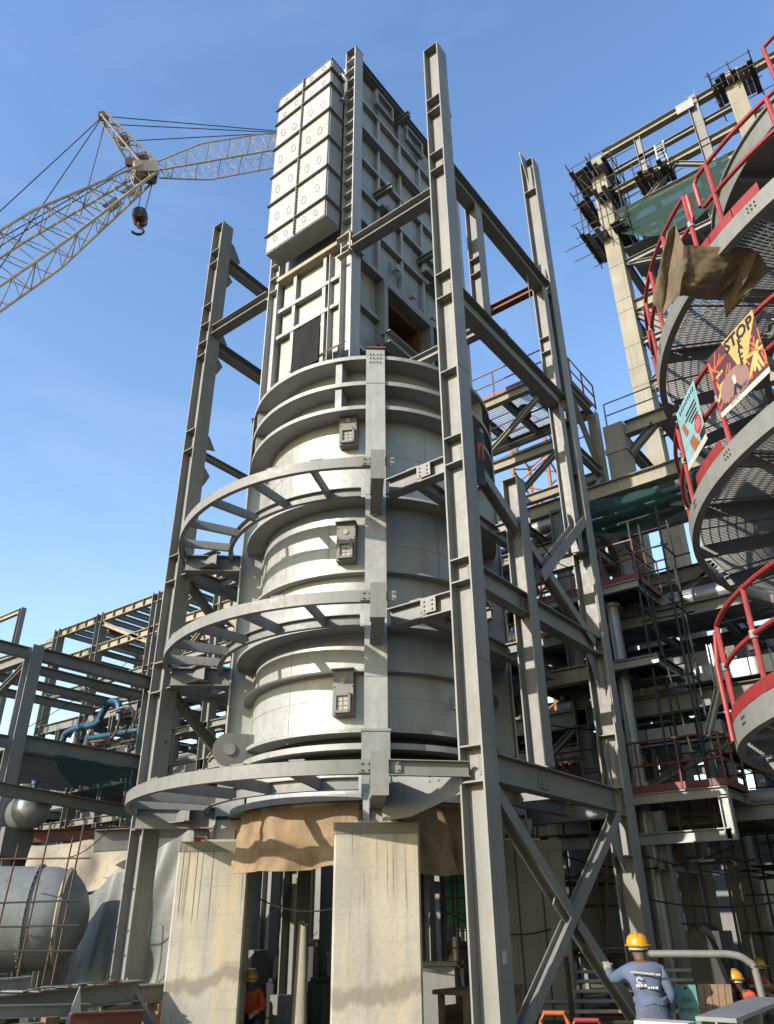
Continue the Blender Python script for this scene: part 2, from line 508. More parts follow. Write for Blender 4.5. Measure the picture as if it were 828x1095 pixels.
# four shell columns, each with base block, base plate and bolts
for k in range(4):
    a = FA - 90 * k
    sc = I(heater, Pp(2.68, a, 4.6), Pp(2.68, a, 12.82), .52, .40, rad(a), 'shell', 'shell_column', tf=.03)
    for zz in (5.6, 7.05, 9.2, 11.9):
        obj('splice_line', MB().obox(Pp(2.945, a, zz), rad(a) * .004, tan(a) * .198, (0, 0, .006)), 'shell_rib', sc)
    cp = MB().obox(Pp(2.70, a, 12.84), rad(a) * .28, tan(a) * .22, (0, 0, .02))
    for bx in (-.11, -.04, .04, .11):
        for bz in (12.45, 12.56, 12.66):
            cp.tube(Pp(2.94, a, bz) + tan(a) * bx, Pp(2.965, a, bz) + tan(a) * bx, .014, 6)
    obj('cap_plate', cp, 'rust', sc)
    bb = MB().obox(Pp(2.72, a, 4.16), rad(a) * .27, tan(a) * .235, (0, 0, .5))
    bb.obox(Pp(2.72, a, 4.67), rad(a) * .29, tan(a) * .25, (0, 0, .02))
    obj('base_box', bb, 'galv', heater)
    leg = MB()
    leg.ibeam(Pp(2.78, a, 3.23), Pp(2.74, a, 3.66), .5, .42, rad(a), tf=.03)
    leg.obox(Pp(2.82, a, 3.215), rad(a) * .36, tan(a) * .34, (0, 0, .025))
    for sx in (-1, 1):
        leg.obox(Pp(2.8, a, 3.42) + tan(a) * sx * .12, rad(a) * .30, tan(a) * .012, (0, 0, .18))
    obj('leg', leg, 'shell', heater)
    for sx in (-1, 1):
        for sr in (-.24, .26):
            p = Pp(2.82 + sr, a, 3.24) + tan(a) * sx * .25
            obj('anchor_bolt', MB().tube(p, p + Vector((0, 0, .17)), .022, 8).tube(p, p + Vector((0, 0, .05)), .045, 6), 'rust', heater)
# peep doors with glazed windows
for z in (10.99, 8.36, 5.42):
    a = 207.5
    d = MB().obox(Pp(2.52, a, z), rad(a) * .10, tan(a) * .185, (0, 0, .40)).obox(Pp(2.55, a, z + .40), rad(a) * .15, tan(a) * .205, (0, 0, .012))
    for zz in (-.3, -.1, .1, .3):
        d.tube(Pp(2.62, a, z + zz) + tan(a) * .165, Pp(2.64, a, z + zz) + tan(a) * .165, .014, 6).tube(Pp(2.62, a, z + zz) - tan(a) * .165, Pp(2.64, a, z + zz) - tan(a) * .165, .014, 6)
    door = obj('peep_door', d, 'steel_dark', heater)
    fr = MB()
    for s in (-1, 1):
        fr.obox(Pp(2.65, a, z - .2) + tan(a) * s * .125, rad(a) * .035, tan(a) * .022, (0, 0, .17))
        fr.obox(Pp(2.651, a, z - .2 + s * .148), rad(a) * .034, tan(a) * .145, (0, 0, .024))
    obj('window_frame', fr, 'steel_dark', door)
    obj('pane', MB().obox(Pp(2.632, a, z - .2), rad(a) * .008, tan(a) * .105, (0, 0, .125)), 'glass', door)
    mu = MB()
    for s in (-1, 1): mu.obox(Pp(2.645, a, z - .2 + s * .04), rad(a) * .006, tan(a) * .1, (0, 0, .006))
    mu.obox(Pp(2.646, a, z - .2), rad(a) * .006, tan(a) * .006, (0, 0, .12))
    obj('muntin', mu, 'steel', door)
    obj('door_disc', MB().tube(Pp(2.62, a, z + .2), Pp(2.64, a, z + .2), .05, 14), 'tarp_cream', door)
# lifting lug, small brackets and nozzle
lug = MB()
la = 149
lc = Pp(2.78, la, 4.75)
pts = [lc + rad(la) * x + Vector((0, 0, zz)) for x, zz in [(-.36, -.3), (.12, -.3)] + [(.12 + .28 * math.cos(t), .0 + .3 * math.sin(t)) for t in [R(q) for q in range(-70, 100, 17)]] + [(-.36, .3)]]
lug.plate(pts, tan(la), .05)
obj('lifting_lug', lug, 'steel_dark', heater)
obj('lug_eye', MB().lathe(lc + rad(la) * .1 - tan(la) * .03, tan(la), [(0, .06), (0, .11), (.11, .11), (.11, .06)], 18), 'galv', heater)
for a, z in ((176, 5.1), (195, 5.15), (160, 8.1), (171, 7.95)):
    obj('clip_angle', MB().angle(Pp(SR, a, z), Pp(SR, a, z) + Vector((0, 0, .2)), .11, tan(a)), 'shell_rib', heater)
nz_ = MB().tube(Pp(SR - .02, 257, 5.3), Pp(SR + .24, 257, 5.3), .045, 12).tube(Pp(SR + .21, 257, 5.3), Pp(SR + .26, 257, 5.3), .085, 14)
nz_.obox(Pp(SR + .1, 257.5, 5.42), rad(257) * .015, tan(257) * .015, (0, 0, .12))
obj('nozzle', nz_, 'shell', heater, True)

# ---- rectangular convection box on top
BX0, BX1, BY0, BY1, BZ0, BZ1 = 10.16, 15.1, 8.86, 11.2, 12.705, 23.7
cb = thing('convection_box', (12.6, 10.03, 12.71), 'rectangular ribbed steel convection box standing on the cylindrical heater', 'furnace box')
# floor/roof and hidden walls
obj('roof_plate', MB().box(BX0, BX1, BY0, BY1, BZ1 - .03, BZ1), 'box_panel', cb)
obj('rear_wall', MB().box(BX1 - .02, BX1, BY0 + .01, BY1 - .01, BZ0, BZ1 - .04), 'box_panel', cb)
obj('far_wall', MB().box(BX0, BX1 - .03, BY1 - .02, BY1, BZ0, BZ1 - .04), 'box_panel', cb)
# long side wall (-Y): panels between verticals and horizontals, with an opening
xsr = [10.38, 11.2, 12.2, 13.2, 14.15, 15.0]
zsr = [BZ0, 13.35, 14.65, 16.0, 17.5, 18.6, 19.8, 20.9, 22.2, 23.66]
OPX0, OPX1, OPZ0, OPZ1 = 11.32, 13.16, 14.05, 15.75
for i in range(len(xsr) - 1):
    for j in range(len(zsr) - 1):
        if i in (1, 2) and j in (1, 2): continue
        obj('wall_panel', MB().box(xsr[i] + .004, xsr[i + 1] - .004, BY0, BY0 + .02, zsr[j] + .004, zsr[j + 1] - .004), 'box_panel', cb)
q = MB().box(11.204, OPX0, BY0, BY0 + .02, 13.354, 15.996).box(OPX1, 13.196, BY0, BY0 + .02, 13.354, 15.996)
q.box(OPX0 + .001, OPX1 - .001, BY0, BY0 + .02, 13.354, OPZ0).box(OPX0 + .001, OPX1 - .001, BY0, BY0 + .02, OPZ1, 15.996)
obj('wall_panel', q, 'box_panel', cb)
for z in zsr[1:-1]:
    if z in (14.65,):
        segs = ((10.36, 11.18), (13.3, 14.96))
    else: segs = ((10.36, 14.96),)
    big = z in (16.0, 20.9)
    for a_, b_ in segs:
        obj('horizontal_rib', MB().channel((a_, BY0 - (.0), z), (b_, BY0, z), .12 if not big else .16, -.15 if not big else -.24, t=.016) if False else MB().box(a_, b_, BY0 - (.24 if big else .14), BY0 - .002, z - .012, z + .012).box(a_, b_, BY0 - (.252 if big else .152), BY0 - (.24 if big else .14), z - (.07 if big else .05), z + (.07 if big else .05)), 'box_panel', cb)
for i, x in enumerate(xsr[1:-1]):
    for j in range(len(zsr) - 1):
        if i == 1 and j in (1, 2): continue
        if i in (0, 2) and j in (1, 2): continue
        z0, z1 = zsr[j] + .05, zsr[j + 1] - .05
        obj('vertical_rib', MB().box(x - .006, x + .006, BY0 - .115, BY0 - .002, z0, z1).box(x - .045, x + .045, BY0 - .128, BY0 - .115, z0, z1), 'shell', cb)
# crown frame pieces near the top of the long side
for x0, x1 in ((10.9, 11.7), (12.35, 13.2), (13.7, 14.5)):
    fr = MB().box(x0, x1, BY0 - .30, BY0 - .17, 23.05, 23.12).box(x0, x0 + .06, BY0 - .30, BY0 - .17, 22.55, 23.05).box(x1 - .06, x1, BY0 - .30, BY0 - .17, 22.55, 23.05).box(x0, x1, BY0 - .30, BY0 - .17, 22.48, 22.55)
    obj('crown_frame', fr, 'galv', cb)
obj('crown_beam', MB().ibeam((10.3, BY0 - .14, 23.6), (15.05, BY0 - .14, 23.6), .24, .24), 'steel_dark', cb)
# pipe supports and davit brackets on the long wall
for x, z in ((11.12, 18.95), (13.1, 18.2), (13.95, 17.55), (12.05, 23.0)):
    I(cb, (x, BY0 - .02, z), (x, BY0 - .62, z), .18, .14, name='stub_bracket', m='steel')
for x, z in ((11.35, 18.4), (13.3, 17.65), (13.65, 17.5)):
    b = MB().box(x - .3, x + .3, BY0 - .36, BY0 - .16, z - .03, z).box(x - .05, x + .05, BY0 - .34, BY0 - .18, z, z + .22).tube((x + .2, BY0 - .26, z), (x + .2, BY0 - .26, z + .3), .04)
    obj('pipe_support', b, 'steel_dark', cb)
for x, z in ((11.9, 16.9), (12.6, 16.45), (13.5, 16.35)):
    obj('nozzle', MB().tube((x, BY0, z), (x, BY0 - .22, z), .05, 10).tube((x, BY0 - .18, z), (x, BY0 - .23, z), .10, 12), 'shell', cb, True)
# stencilled marks on the panels
for x, z in ((11.75, 17.1), (11.95, 20.6), (12.9, 18.7)):
    for k in range(3):
        for j in range(4):
            obj('stencil_mark', MB().box(x + j * .09, x + j * .09 + random.uniform(.03, .07), BY0 - .0045, BY0 - .001, z - k * .11, z - k * .11 + .045), 'ink', cb)
# duct opening
op = MB()
for (a, b, c_, d) in ((OPX0 - .14, OPX0, OPZ0 - .14, OPZ1 + .14), (OPX1, OPX1 + .14, OPZ0 - .14, OPZ1 + .14)): op.box(a, b, BY0 - .30, BY0 - .003, c_, d)
op.box(OPX0, OPX1, BY0 - .30, BY0 - .003, OPZ1, OPZ1 + .14).box(OPX0, OPX1, BY0 - .30, BY0 - .003, OPZ0 - .14, OPZ0)
of = obj('opening_frame', op, 'galv', cb)
sill = MB().ibeam((OPX0 - .3, BY0 - .42, OPZ0 - .2), (OPX1 + .5, BY0 - .42, OPZ0 - .2), .34, .3)
obj('opening_sill', sill, 'shell_rib', of)
li = MB().box(OPX0 - .02, OPX0 + .10, BY0 + .02, BY0 + 1.2, OPZ0, OPZ1).box(OPX1 - .10, OPX1 + .02, BY0 + .02, BY0 + 1.2, OPZ0, OPZ1).box(OPX0 + .1, OPX1 - .1, BY0 + .02, BY0 + 1.2, OPZ1 - .1, OPZ1).box(OPX0 + .1, OPX1 - .1, BY0 + .02, BY0 + 1.2, OPZ0, OPZ0 + .08)
obj('refractory_lining', li, 'refractory', of)
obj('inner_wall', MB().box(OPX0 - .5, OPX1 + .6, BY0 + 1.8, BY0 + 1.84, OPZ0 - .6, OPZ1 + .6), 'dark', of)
# black plastic sheet right of the opening (sagging)
def sheet(name, fn, nu, nv, m, parent=None, t=.01, **k):
    """a cloth with thickness; fn(u, v) -> point"""
    vs = [Vector(fn(i / nu, j / nv)) for j in range(nv + 1) for i in range(nu + 1)]
    w = nu + 1
    fs = [(j * w + i, j * w + i + 1, (j + 1) * w + i + 1, (j + 1) * w + i) for j in range(nv) for i in range(nu)]
    nrm = []
    for j in range(nv + 1):
        for i in range(nu + 1):
            a = vs[j * w + min(i + 1, nu)] - vs[j * w + max(i - 1, 0)]
            b = vs[min(j + 1, nv) * w + i] - vs[max(j - 1, 0) * w + i]
            c = a.cross(b)
            nrm.append(c.normalized() * t if c.length > 1e-9 else Vector((0, 0, t)))
    N_ = len(vs)
    f2 = [tuple(q + N_ for q in reversed(q4)) for q4 in fs]
    ed = [(i, i + 1) for i in range(nu)] + [(j * w + nu, (j + 1) * w + nu) for j in range(nv)] + [(nv * w + i + 1, nv * w + i) for i in range(nu)][::-1] + [((j + 1) * w, j * w) for j in range(nv)][::-1]
    f3 = [(b, a, a + N_, b + N_) for a, b in ed]
    mb = MB().add(vs + [p + q for p, q in zip(vs, nrm)], fs + f2 + f3)
    return obj(name, mb, m, parent, True, **k)
def wob(u, v, s=0.0):
    return math.sin(7.3 * u + 3 * v + s) * .5 + math.sin(17 * u - 5 * v + 2.1 * s) * .3 + math.sin(31 * u + 11 * v + s * 3) * .14
bs = sheet('black_sheet', lambda u, v: (13.34 + 1.5 * u, BY0 - .22 - .06 * wob(u * 2, v, 1) - .12 * v, 15.7 - 2.7 * v + .15 * math.sin(u * 6)), 24, 26, 'black')
tag(bs, 'wrinkled black plastic sheet hanging beside the brown duct opening', 'plastic sheet')
# narrow side (-X): lower part
ysr = [9.05, 9.5, 10.5, 11.0]
znr = [BZ0, 13.2, 14.5, 15.35, 16.35]
for i in range(len(ysr) - 1):
    for j in range(len(znr) - 1):
        obj('wall_panel', MB().box(BX0, BX0 + .02, ysr[i] + .004, ysr[i + 1] - .004, znr[j] + .004, znr[j + 1] - .004), 'header_panel', cb)
obj('wall_panel', MB().box(BX0, BX0 + .02, BY0 + .02, BY1 - .03, 16.36, BZ1 - .04), 'box_panel', cb)
for y in ysr[1:-1]:
    for j in range(3):
        obj('vertical_rib', MB().box(BX0 - .13, BX0 - .002, y - .008, y + .008, znr[j] + .04, znr[j + 1] - .03).box(BX0 - .143, BX0 - .13, y - .05, y + .05, znr[j] + .04, znr[j + 1] - .03), 'header_panel', cb)
    obj('vertical_rib', MB().box(BX0 - .13, BX0 - .002, y - .008, y + .008, 15.39, 16.3).box(BX0 - .143, BX0 - .13, y - .05, y + .05, 15.39, 16.3), 'header_panel', cb)
for z in (14.5, 15.35):
    obj('horizontal_rib', MB().box(BX0 - .15, BX0 - .002, 9.0, 11.02, z - .012, z + .012).box(BX0 - .162, BX0 - .15, 9.0, 11.02, z - .05, z + .05), 'header_panel', cb)
obj('ledger', MB().box(BX0 - .26, BX0 - .005, 9.02, 11.05, 16.3, 16.42), 'tarp_cream', cb)
sheet('black_cover', lambda u, v: (BX0 - .165 - .03 * wob(u, v, 2), 9.57 + .86 * u, 13.1 + 1.28 * v + .03 * nz3(u * 5, v * 5, 2)), 14, 14, 'black', cb)
# corner columns of the box
for (x, y) in ((10.16, 8.8), (10.16, 11.26), (15.1, 8.8), (15.1, 11.26)):
    top = 24.05 if (x, y) == (10.16, 8.8) else 23.8
    cc = I(cb, (x, y, BZ0), (x, y, top), .36, .34, (0, 1, 0), 'shell', 'corner_column', tf=.03)
    if x < 11:
        z = 16.2
        while z < top - .3:
            st = MB().box(x - .165, x - .01, y - .148, y + .148, z - .012, z + .012)
            obj('stiffener_plate', st, 'shell_rib', cc)
            z += .46
    obj('cap_plate', MB().box(x - .18, x + .18, y - .19, y + .19, top, top + .02), 'steel_dark', cc)
# flange angle next to the lower corner
obj('corner_flashing', MB().box(BX0 - .05, BX0 - .03, 9.0, 9.3, BZ0 + .1, 16.2).box(BX0 - .2, BX0 - .05, 9.28, 9.3, BZ0 + .1, 16.2), 'header_panel', cb)
obj('torn_flange', MB().plate([(BX0 - .4, 8.75, 12.9), (BX0 - .4, 9.3, 12.95), (BX0 - .15, 9.25, 13.25), (BX0 - .2, 8.7, 13.15)], (-.3, 0, 1), .02), 'rust', cb)
# header box with panels
hb = thing('header_box', (9.66, 9.99, 16.85), 'pale panelled header box bolted to the narrow side of the heater top', 'header box')
HX, HY0, HYM, HY1 = 9.42, 8.99, 9.99, 11.0
rows = [16.85, 17.42, 18.55, 19.66, 20.8, 21.87, 22.53, 23.05]
obj('core', MB().box(HX + .012, 9.94, HY0 + .012, HY1 - .012, 16.87, 23.03), 'header_panel', hb)
hexm = [(-.03, .07), (.02, .10), (.055, .02), (.03, -.07), (-.02, -.10), (-.055, -.02)]
for j in range(len(rows) - 1):
    z0, z1 = rows[j], rows[j + 1]
    for (y0, y1) in ((HY0, HYM), (HYM, HY1)):
        pn = MB().box(HX - .015, HX + .008, y0 + .012, y1 - .012, z0 + .012, z1 - .012)
        for k in range(7):
            for (yy, zz) in ((y0 + .04, z0 + .05 + k * (z1 - z0 - .1) / 6), (y1 - .04, z0 + .05 + k * (z1 - z0 - .1) / 6)):
                pn.tube((HX - .014, yy, zz), (HX - .024, yy, zz), .012, 5)
        p = obj('panel', pn, 'header_panel', hb)
        for fy in (.28, .72):
            yc, zc = y0 + (y1 - y0) * fy + random.uniform(-.03, .03), (z0 + z1) / 2 + random.uniform(-.09, .09)
            sc_ = 1.0 if z1 - z0 > .7 else .75
            hm = MB()
            for k in range(6):
                a, b = hexm[k], hexm[(k + 1) % 6]
                hm.bar((HX - .019, yc + a[0] * sc_ * 1.5, zc + a[1] * sc_ * 1.5), (HX - .019, yc + b[0] * sc_ * 1.5, zc + b[1] * sc_ * 1.5), .017, .008, (1, 0, 0))
            obj('handle_mark', hm, 'steel_dark', p)
    ps = MB().box(HX + .03, 9.92, HY0 - .012, HY0 + .01, z0 + .012, z1 - .012)
    obj('side_panel', ps, 'galv', hb)
    if j:
        fl = MB().box(HX - .09, HX - .012, HY0 - .09, HY1 + .05, z0 - .010, z0 + .010).box(HX - .09, 9.93, HY0 - .09, HY0 - .014, z0 - .009, z0 + .009)
        obj('flange', fl, 'steel_dark', hb)
fv = MB().box(HX - .08, HX - .012, HYM - .012, HYM + .012, 16.86, 23.04)
for k in range(62):
    fv.tube((HX - .05, HYM - .012, 16.95 + k * .1), (HX - .05, HYM - .03, 16.95 + k * .1), .016, 5)
obj('centre_flange', fv, 'steel_dark', hb)
bp_ = MB().box(HX, 9.94, HY0, HY1, 16.83, 16.848)
for yy in (9.2, 9.6, 10.4, 10.8):
    for xx in (9.52, 9.7, 9.86): bp_.tube((xx, yy, 16.832), (xx, yy, 16.815), .016, 6)
obj('bottom_panel', bp_, 'galv', hb)
obj('top_cover', MB().box(HX - .03, 9.96, HY0 - .03, HY1 + .03, 23.06, 23.08), 'galv', hb)
obj('crossover_pipe', MB().path([(9.7, HY0, 22.6), (9.75, 8.86, 22.65), (9.85, 8.8, 22.4), (9.86, 8.82, 21.9), (9.8, 8.9, 21.6)], .05, 8), 'galv', hb, True)

# ------------------------------------------------------------------ concrete pedestals
PED = ['pale concrete pedestal in front, under the front leg of the heater', 'dark streaked concrete pedestal behind the crossed braces, right of the heater',
       'concrete pedestal at the far side under the heater', 'pale concrete pedestal at left under the left leg of the heater']
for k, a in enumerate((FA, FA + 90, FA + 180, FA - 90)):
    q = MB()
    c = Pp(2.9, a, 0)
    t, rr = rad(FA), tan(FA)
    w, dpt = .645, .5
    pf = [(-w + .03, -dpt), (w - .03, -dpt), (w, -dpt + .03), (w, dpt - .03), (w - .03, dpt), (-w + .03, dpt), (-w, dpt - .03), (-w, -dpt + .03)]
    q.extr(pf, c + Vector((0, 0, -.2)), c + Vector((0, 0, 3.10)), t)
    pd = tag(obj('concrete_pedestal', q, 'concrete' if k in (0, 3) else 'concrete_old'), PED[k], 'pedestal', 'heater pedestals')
    lip = MB().extr([(x * 1.02, y * 1.025) for x, y in pf], c + Vector((0, 0, 3.02 if k != 0 else 3.03)), c + Vector((0, 0, 3.19)), t)
    obj('grout_cap', lip, 'concrete_old', pd)
    if k == 1:
        for s in (-.25, .2):
            obj('form_joint', MB().obox(c + t * (dpt + .003) + rr * s + Vector((0, 0, 1.5)), t * .006, rr * .012, (0, 0, 1.5)), 'dark', pd)

# ------------------------------------------------------------------ main support frame
X0, X1, Y0, Y1 = 10.05, 15.2, 6.05, 13.75
fr = thing('support_frame', (X0, Y0, 0), 'tall grey steel column frame standing round the heater', 'steel frame')
cols = {'A': (X0, Y1, 20.25), 'B': (X0, Y0, 21.15), 'C': (X1, Y0, 22.2), 'D': (X1, Y1, 19.5)}
CO = {}
for k, (x, y, z) in cols.items():
    CO[k] = I(fr, (x, y, -.1), (x, y, z), .42, .40, (0, 1, 0), 'steel', 'column', tf=.03, tw=.02)
    obj('base_plate', MB().box(x - .34, x + .34, y - .34, y + .34, 0.0, .05), 'steel', CO[k])
    obj('cap_plate', MB().box(x - .2, x + .2, y - .21, y + .21, z, z + .018), 'steel_dark', CO[k])
# stiffener plate pairs inside the columns
def stiff(k, zs):
    x, y, _ = cols[k]
    for z in zs:
        for s in (-1, 1):
            obj('stiffener_plate', MB().box(*sorted((x + s * .012, x + s * .198)), y - .178, y + .178, z - .012, z + .012), 'steel', CO[k])
stiff('A', (18.7, 19.2, 17.1, 16.4, 15.75, 15.3, 12.9, 12.3, 9.4, 8.75, 6.85, 6.2, 4.1, 3.5))
stiff('B', (19.15, 18.7, 17.2, 16.65, 13.5, 12.85, 11.0, 9.5, 8.95, 7.1, 6.7, 4.1, 3.6))
stiff('C', (20.9, 17.25, 16.7, 13.4, 12.6, 11.1, 9.85, 9.1, 7.1, 6.75, 5.1, 4.1, 3.6, 2.9))
for k, zs in (('B', (18.9, 16.9, 13.15, 9.22, 6.9, 3.85)), ('A', (18.95, 16.1, 12.6, 9.05, 6.5, 3.8)), ('C', (17.0, 13.0, 9.5, 6.9, 3.85))):
    x, y, _ = cols[k]
    for z in zs:
        q = MB().box(x - .10, x - .011, y - .16, y - .145, z - .14, z + .14).box(x - .026, x - .011, y - .14, y - .03, z - .14, z + .14)
        for dz in (-.09, 0, .09):
            q.tube((x - .026, y - .085, z + dz), (x - .055, y - .085, z + dz), .02, 6)
        obj('bolted_cleat', q, 'steel_dark', CO[k])
# splice plates on column B
for z in (11.05, 17.9, 5.4, 1.15):
    obj('splice_line', MB().box(X0 - .21, X0 + .21, Y0 - .216, Y0 - .208, z - .008, z + .008), 'steel_dark', CO['B'])
obj('id_tag', MB().box(X0 - .05, X0 + .05, Y0 - .216, Y0 - .211, 1.35, 1.5), 'white', CO['B'])
def gus(k, pts, off=0):
    """gusset plate in the plane y = column y (points are dx, z)"""
    x, y, _ = cols[k]
    obj('gusset_plate', MB().plate([(x + dx, y - .01 + off, z) for dx, z in pts], (0, 1, 0), .02), 'steel', CO[k])
def gusy(k, pts):
    x, y, _ = cols[k]
    obj('gusset_plate', MB().plate([(x - .01, y + dy, z) for dy, z in pts], (1, 0, 0), .02), 'steel', CO[k])
gus('B', [(.2, 20.4), (.5, 19.75), (.62, 19.3), (.2, 19.35)])
gus('B', [(.2, 17.9), (.42, 17.65), (.65, 17.3), (.2, 17.25)])
gus('C', [(-.2, 22.2), (-.62, 22.15), (-.5, 21.75), (-.2, 21.1)])
gus('C', [(-.2, 17.9), (-.55, 17.5), (-.55, 17.25), (-.2, 17.25)])
gus('C', [(-.2, 12.55), (-.5, 12.3), (-.2, 11.3)])
gus('C', [(-.2, 7.0), (-.6, 6.65), (-.2, 6.0)])
gus('C', [(-.2, 10.0), (-.7, 9.85), (-.62, 9.45), (-.2, 9.0)])
gus('C', [(-.2, 3.6), (-.7, 3.45), (-.62, 3.05), (-.2, 2.6)])
gus('C', [(-.2, 5.0), (-.42, 4.7), (-.2, 4.1)])
gus('B', [(.2, 3.6), (.62, 3.45), (.55, 3.05), (.2, 2.7)])
for z in (19.0, 15.85, 12.35):
    gus('A', [(.2, z + .95), (.45, z + .9), (.75, z + .45), (.6, z + .15), (.2, z + .15)] if z > 18 else [(.2, z + .7), (.4, z + .62), (.62, z + .3), (.2, z + .16)])
    gus('A', [(.2, z - .15), (.55, z - .5), (.38, z - .85), (.2, z - .7)])
for z in (17.35, 15.9, 18.95, 12.5, 8.7, 6.3):
    gusy('A', [(.2, z + .1), (.55, z + .05), (.2, z - .35)])
# beams in the B-C plane
def conn(x, y, z, h, parent, axis='x', side=-1):
    q = MB()
    if axis == 'x':
        q.box(x - .15, x + .15, y + side * .03, y + side * .012, z - h / 2, z + h / 2) if side > 0 else q.box(x - .15, x + .15, y - .03, y - .012, z - h / 2, z + h / 2)
        for dx in (-.08, .08):
            for dz in (-.3, 0, .3): q.tube((x + dx, y - .03, z + dz * h), (x + dx, y - .055, z + dz * h), .02, 6)
    else:
        q.box(x - .03, x - .012, y - .15, y + .15, z - h / 2, z + h / 2)
        for dy in (-.08, .08):
            for dz in (-.3, 0, .3): q.tube((x - .03, y + dy, z + dz * h), (x - .055, y + dy, z + dz * h), .02, 6)
    obj('bolted_plate', q, 'steel', parent)
for zt, h in ((17.2, .5), (13.38, .5), (7.12, .40), (4.07, .42)):
    b = I(fr, (X0 + .21, Y0, zt - h / 2), (X1 - .21, Y0, zt - h / 2), h, .3 if zt > 10 else .24)
    if zt < 10: conn(12.05, Y0, zt - h / 2 + .02, .26, b)
    if 13 < zt < 14: obj('clip_plate', MB().plate([(12.2, Y0 - .02, 13.38), (12.45, Y0 - .02, 13.38), (12.5, Y0 - .02, 13.7), (12.3, Y0 - .02, 13.72)], (0, 1, 0), .02), 'galv', b)
for x in (11.36, 14.72):
    p = I(fr, (x, Y0, 13.40), (x, Y0, 16.68), .30, .28, (0, 1, 0), 'steel', 'post')
    for z in (14.55, 15.0): obj('stiffener_plate', MB().box(x - .139, x - .01, Y0 - .126, Y0 + .126, z - .01, z + .01), 'steel', p)
I(fr, (14.72, Y0, 9.0), (14.72, Y0, 12.86), .28, .26, (0, 1, 0), 'steel', 'post')
mp_ = I(fr, (12.05, Y0, 4.08), (12.05, Y0, 9.55), .34, .32, (0, 1, 0), 'steel', 'post', tf=.025)
obj('cap_plate', MB().box(11.88, 12.22, Y0 - .18, Y0 + .18, 9.55, 9.57), 'steel_dark', mp_)
I(fr, (14.72, Y0 + .15, 16.85), (14.72, 8.6, 16.85), .22, .2, m='rust_beam')
I(fr, (11.36, Y0 + .15, 13.0), (11.36, 8.5, 13.0), .22, .2, m='steel')
# braces
def brace(p0, p1, w=.2, m='steel', up=(0, 1, 0)):
    q = MB().ibeam(p0, p1, w, w, up, .016, .012)
    return obj('brace', q, m, fr)
def flat_brace(p0, p1, w=.17, m='steel'):
    return obj('brace', MB().channel(p0, p1, w, .09, (0, 0, 1)), m, fr)
brace((X0 + .3, Y0, 3.55), (12.46, Y0, 1.93), .2)
brace((12.62, Y0, 1.81), (X1 - .25, Y0, .15), .2)
b2 = brace((X1 - .35, Y0 - .03, 3.6), (X0 + .25, Y0 - .03, .3), .17)
obj('gusset_plate', MB().obox((12.55, Y0 + .02, 1.87), Vector((.78, 0, -.58)) * .55, Vector((.58, 0, .78)) * .16, (0, .012, 0)), 'steel', b2)
brace((X0 + .3, Y0, 9.3), (X1 - .3, Y0, 6.95), .2)
brace((12.45, Y0 - .12, 7.6), (14.95, Y0 - .12, 9.8), .22)
brace((X1 - .3, Y0, 12.4), (14.8, Y0, 11.2), .12)
# Y beams tying columns to the box
for (ya, yb) in ((Y0 + .21, 8.62), (Y1 - .21, 11.44)):
    b = I(fr, (X0, ya, 16.1), (X0, yb, 16.1), .30, .28)
I(fr, (10.16, 8.62, 16.1), (10.16, 8.5, 16.1), .34, .32, m='steel')
obj('end_bracket', MB().box(9.86, 9.99, 8.56, 8.98, 15.8, 15.83).box(9.86, 9.99, 8.56, 8.98, 16.4, 16.43).box(9.86, 9.88, 8.56, 8.6, 15.8, 16.43), 'tarp_cream', fr)
# X beams from column A
for z, h in ((19.0, .30), (15.85, .30), (12.35, .16)):
    I(fr, (X0 + .21, Y1, z), (X1 - .21, Y1, z), h, h * .9)
# platform-level beams
for z in (9.05, 6.45, 3.75):
    I(fr, (X0 + .21, Y1, z), (X1 - .21, Y1, z), .32, .22)
    I(fr, (X0, Y1 - .21, z - .03), (X0, 12.45, z - .03), .34, .22)
    I(fr, (X0, Y0 + .21, z), (X0, 7.62, z), .34, .24)
    I(fr, (11.2, 12.55, z), (11.2, Y1 - .13, z), .24, .16)
    I(fr, (10.3, 12.9, z), (13.4, 12.9, z), .24, .16) if z > 5 else None
    I(fr, (X0 + .13, 7.05, z + .03), (14.9, 7.05, z + .03), .26, .18)
    I(fr, (11.0, Y0 + .13, z + .05), (11.0, 6.95, z + .05), .2, .14)
    I(fr, (12.9, Y0 + .13, z + .05), (12.9, 6.95, z + .05), .2, .14)
    I(fr, (X1, Y0 + .21, z), (X1, Y1 - .21, z), .34, .24)
    obj('shim_plate', MB().box(X0 - .1, X0 + .1, 6.9, 7.15, z + .172, z + .2), 'steel_dark', fr)
    conn(X0 - .1, 6.75, z + .02, .26, fr, 'y')
flat_brace((X0 + .25, Y1, 8.85), (X0 + 2.6, Y1, 7.1), .22, 'steel_dark')
flat_brace((X0 + .25, Y1, 6.2), (X0 + 2.6, Y1, 4.5), .22, 'steel_dark')
flat_brace((X1 - .3, Y1, 8.8), (X0 + 2.8, Y1, 6.7), .2)

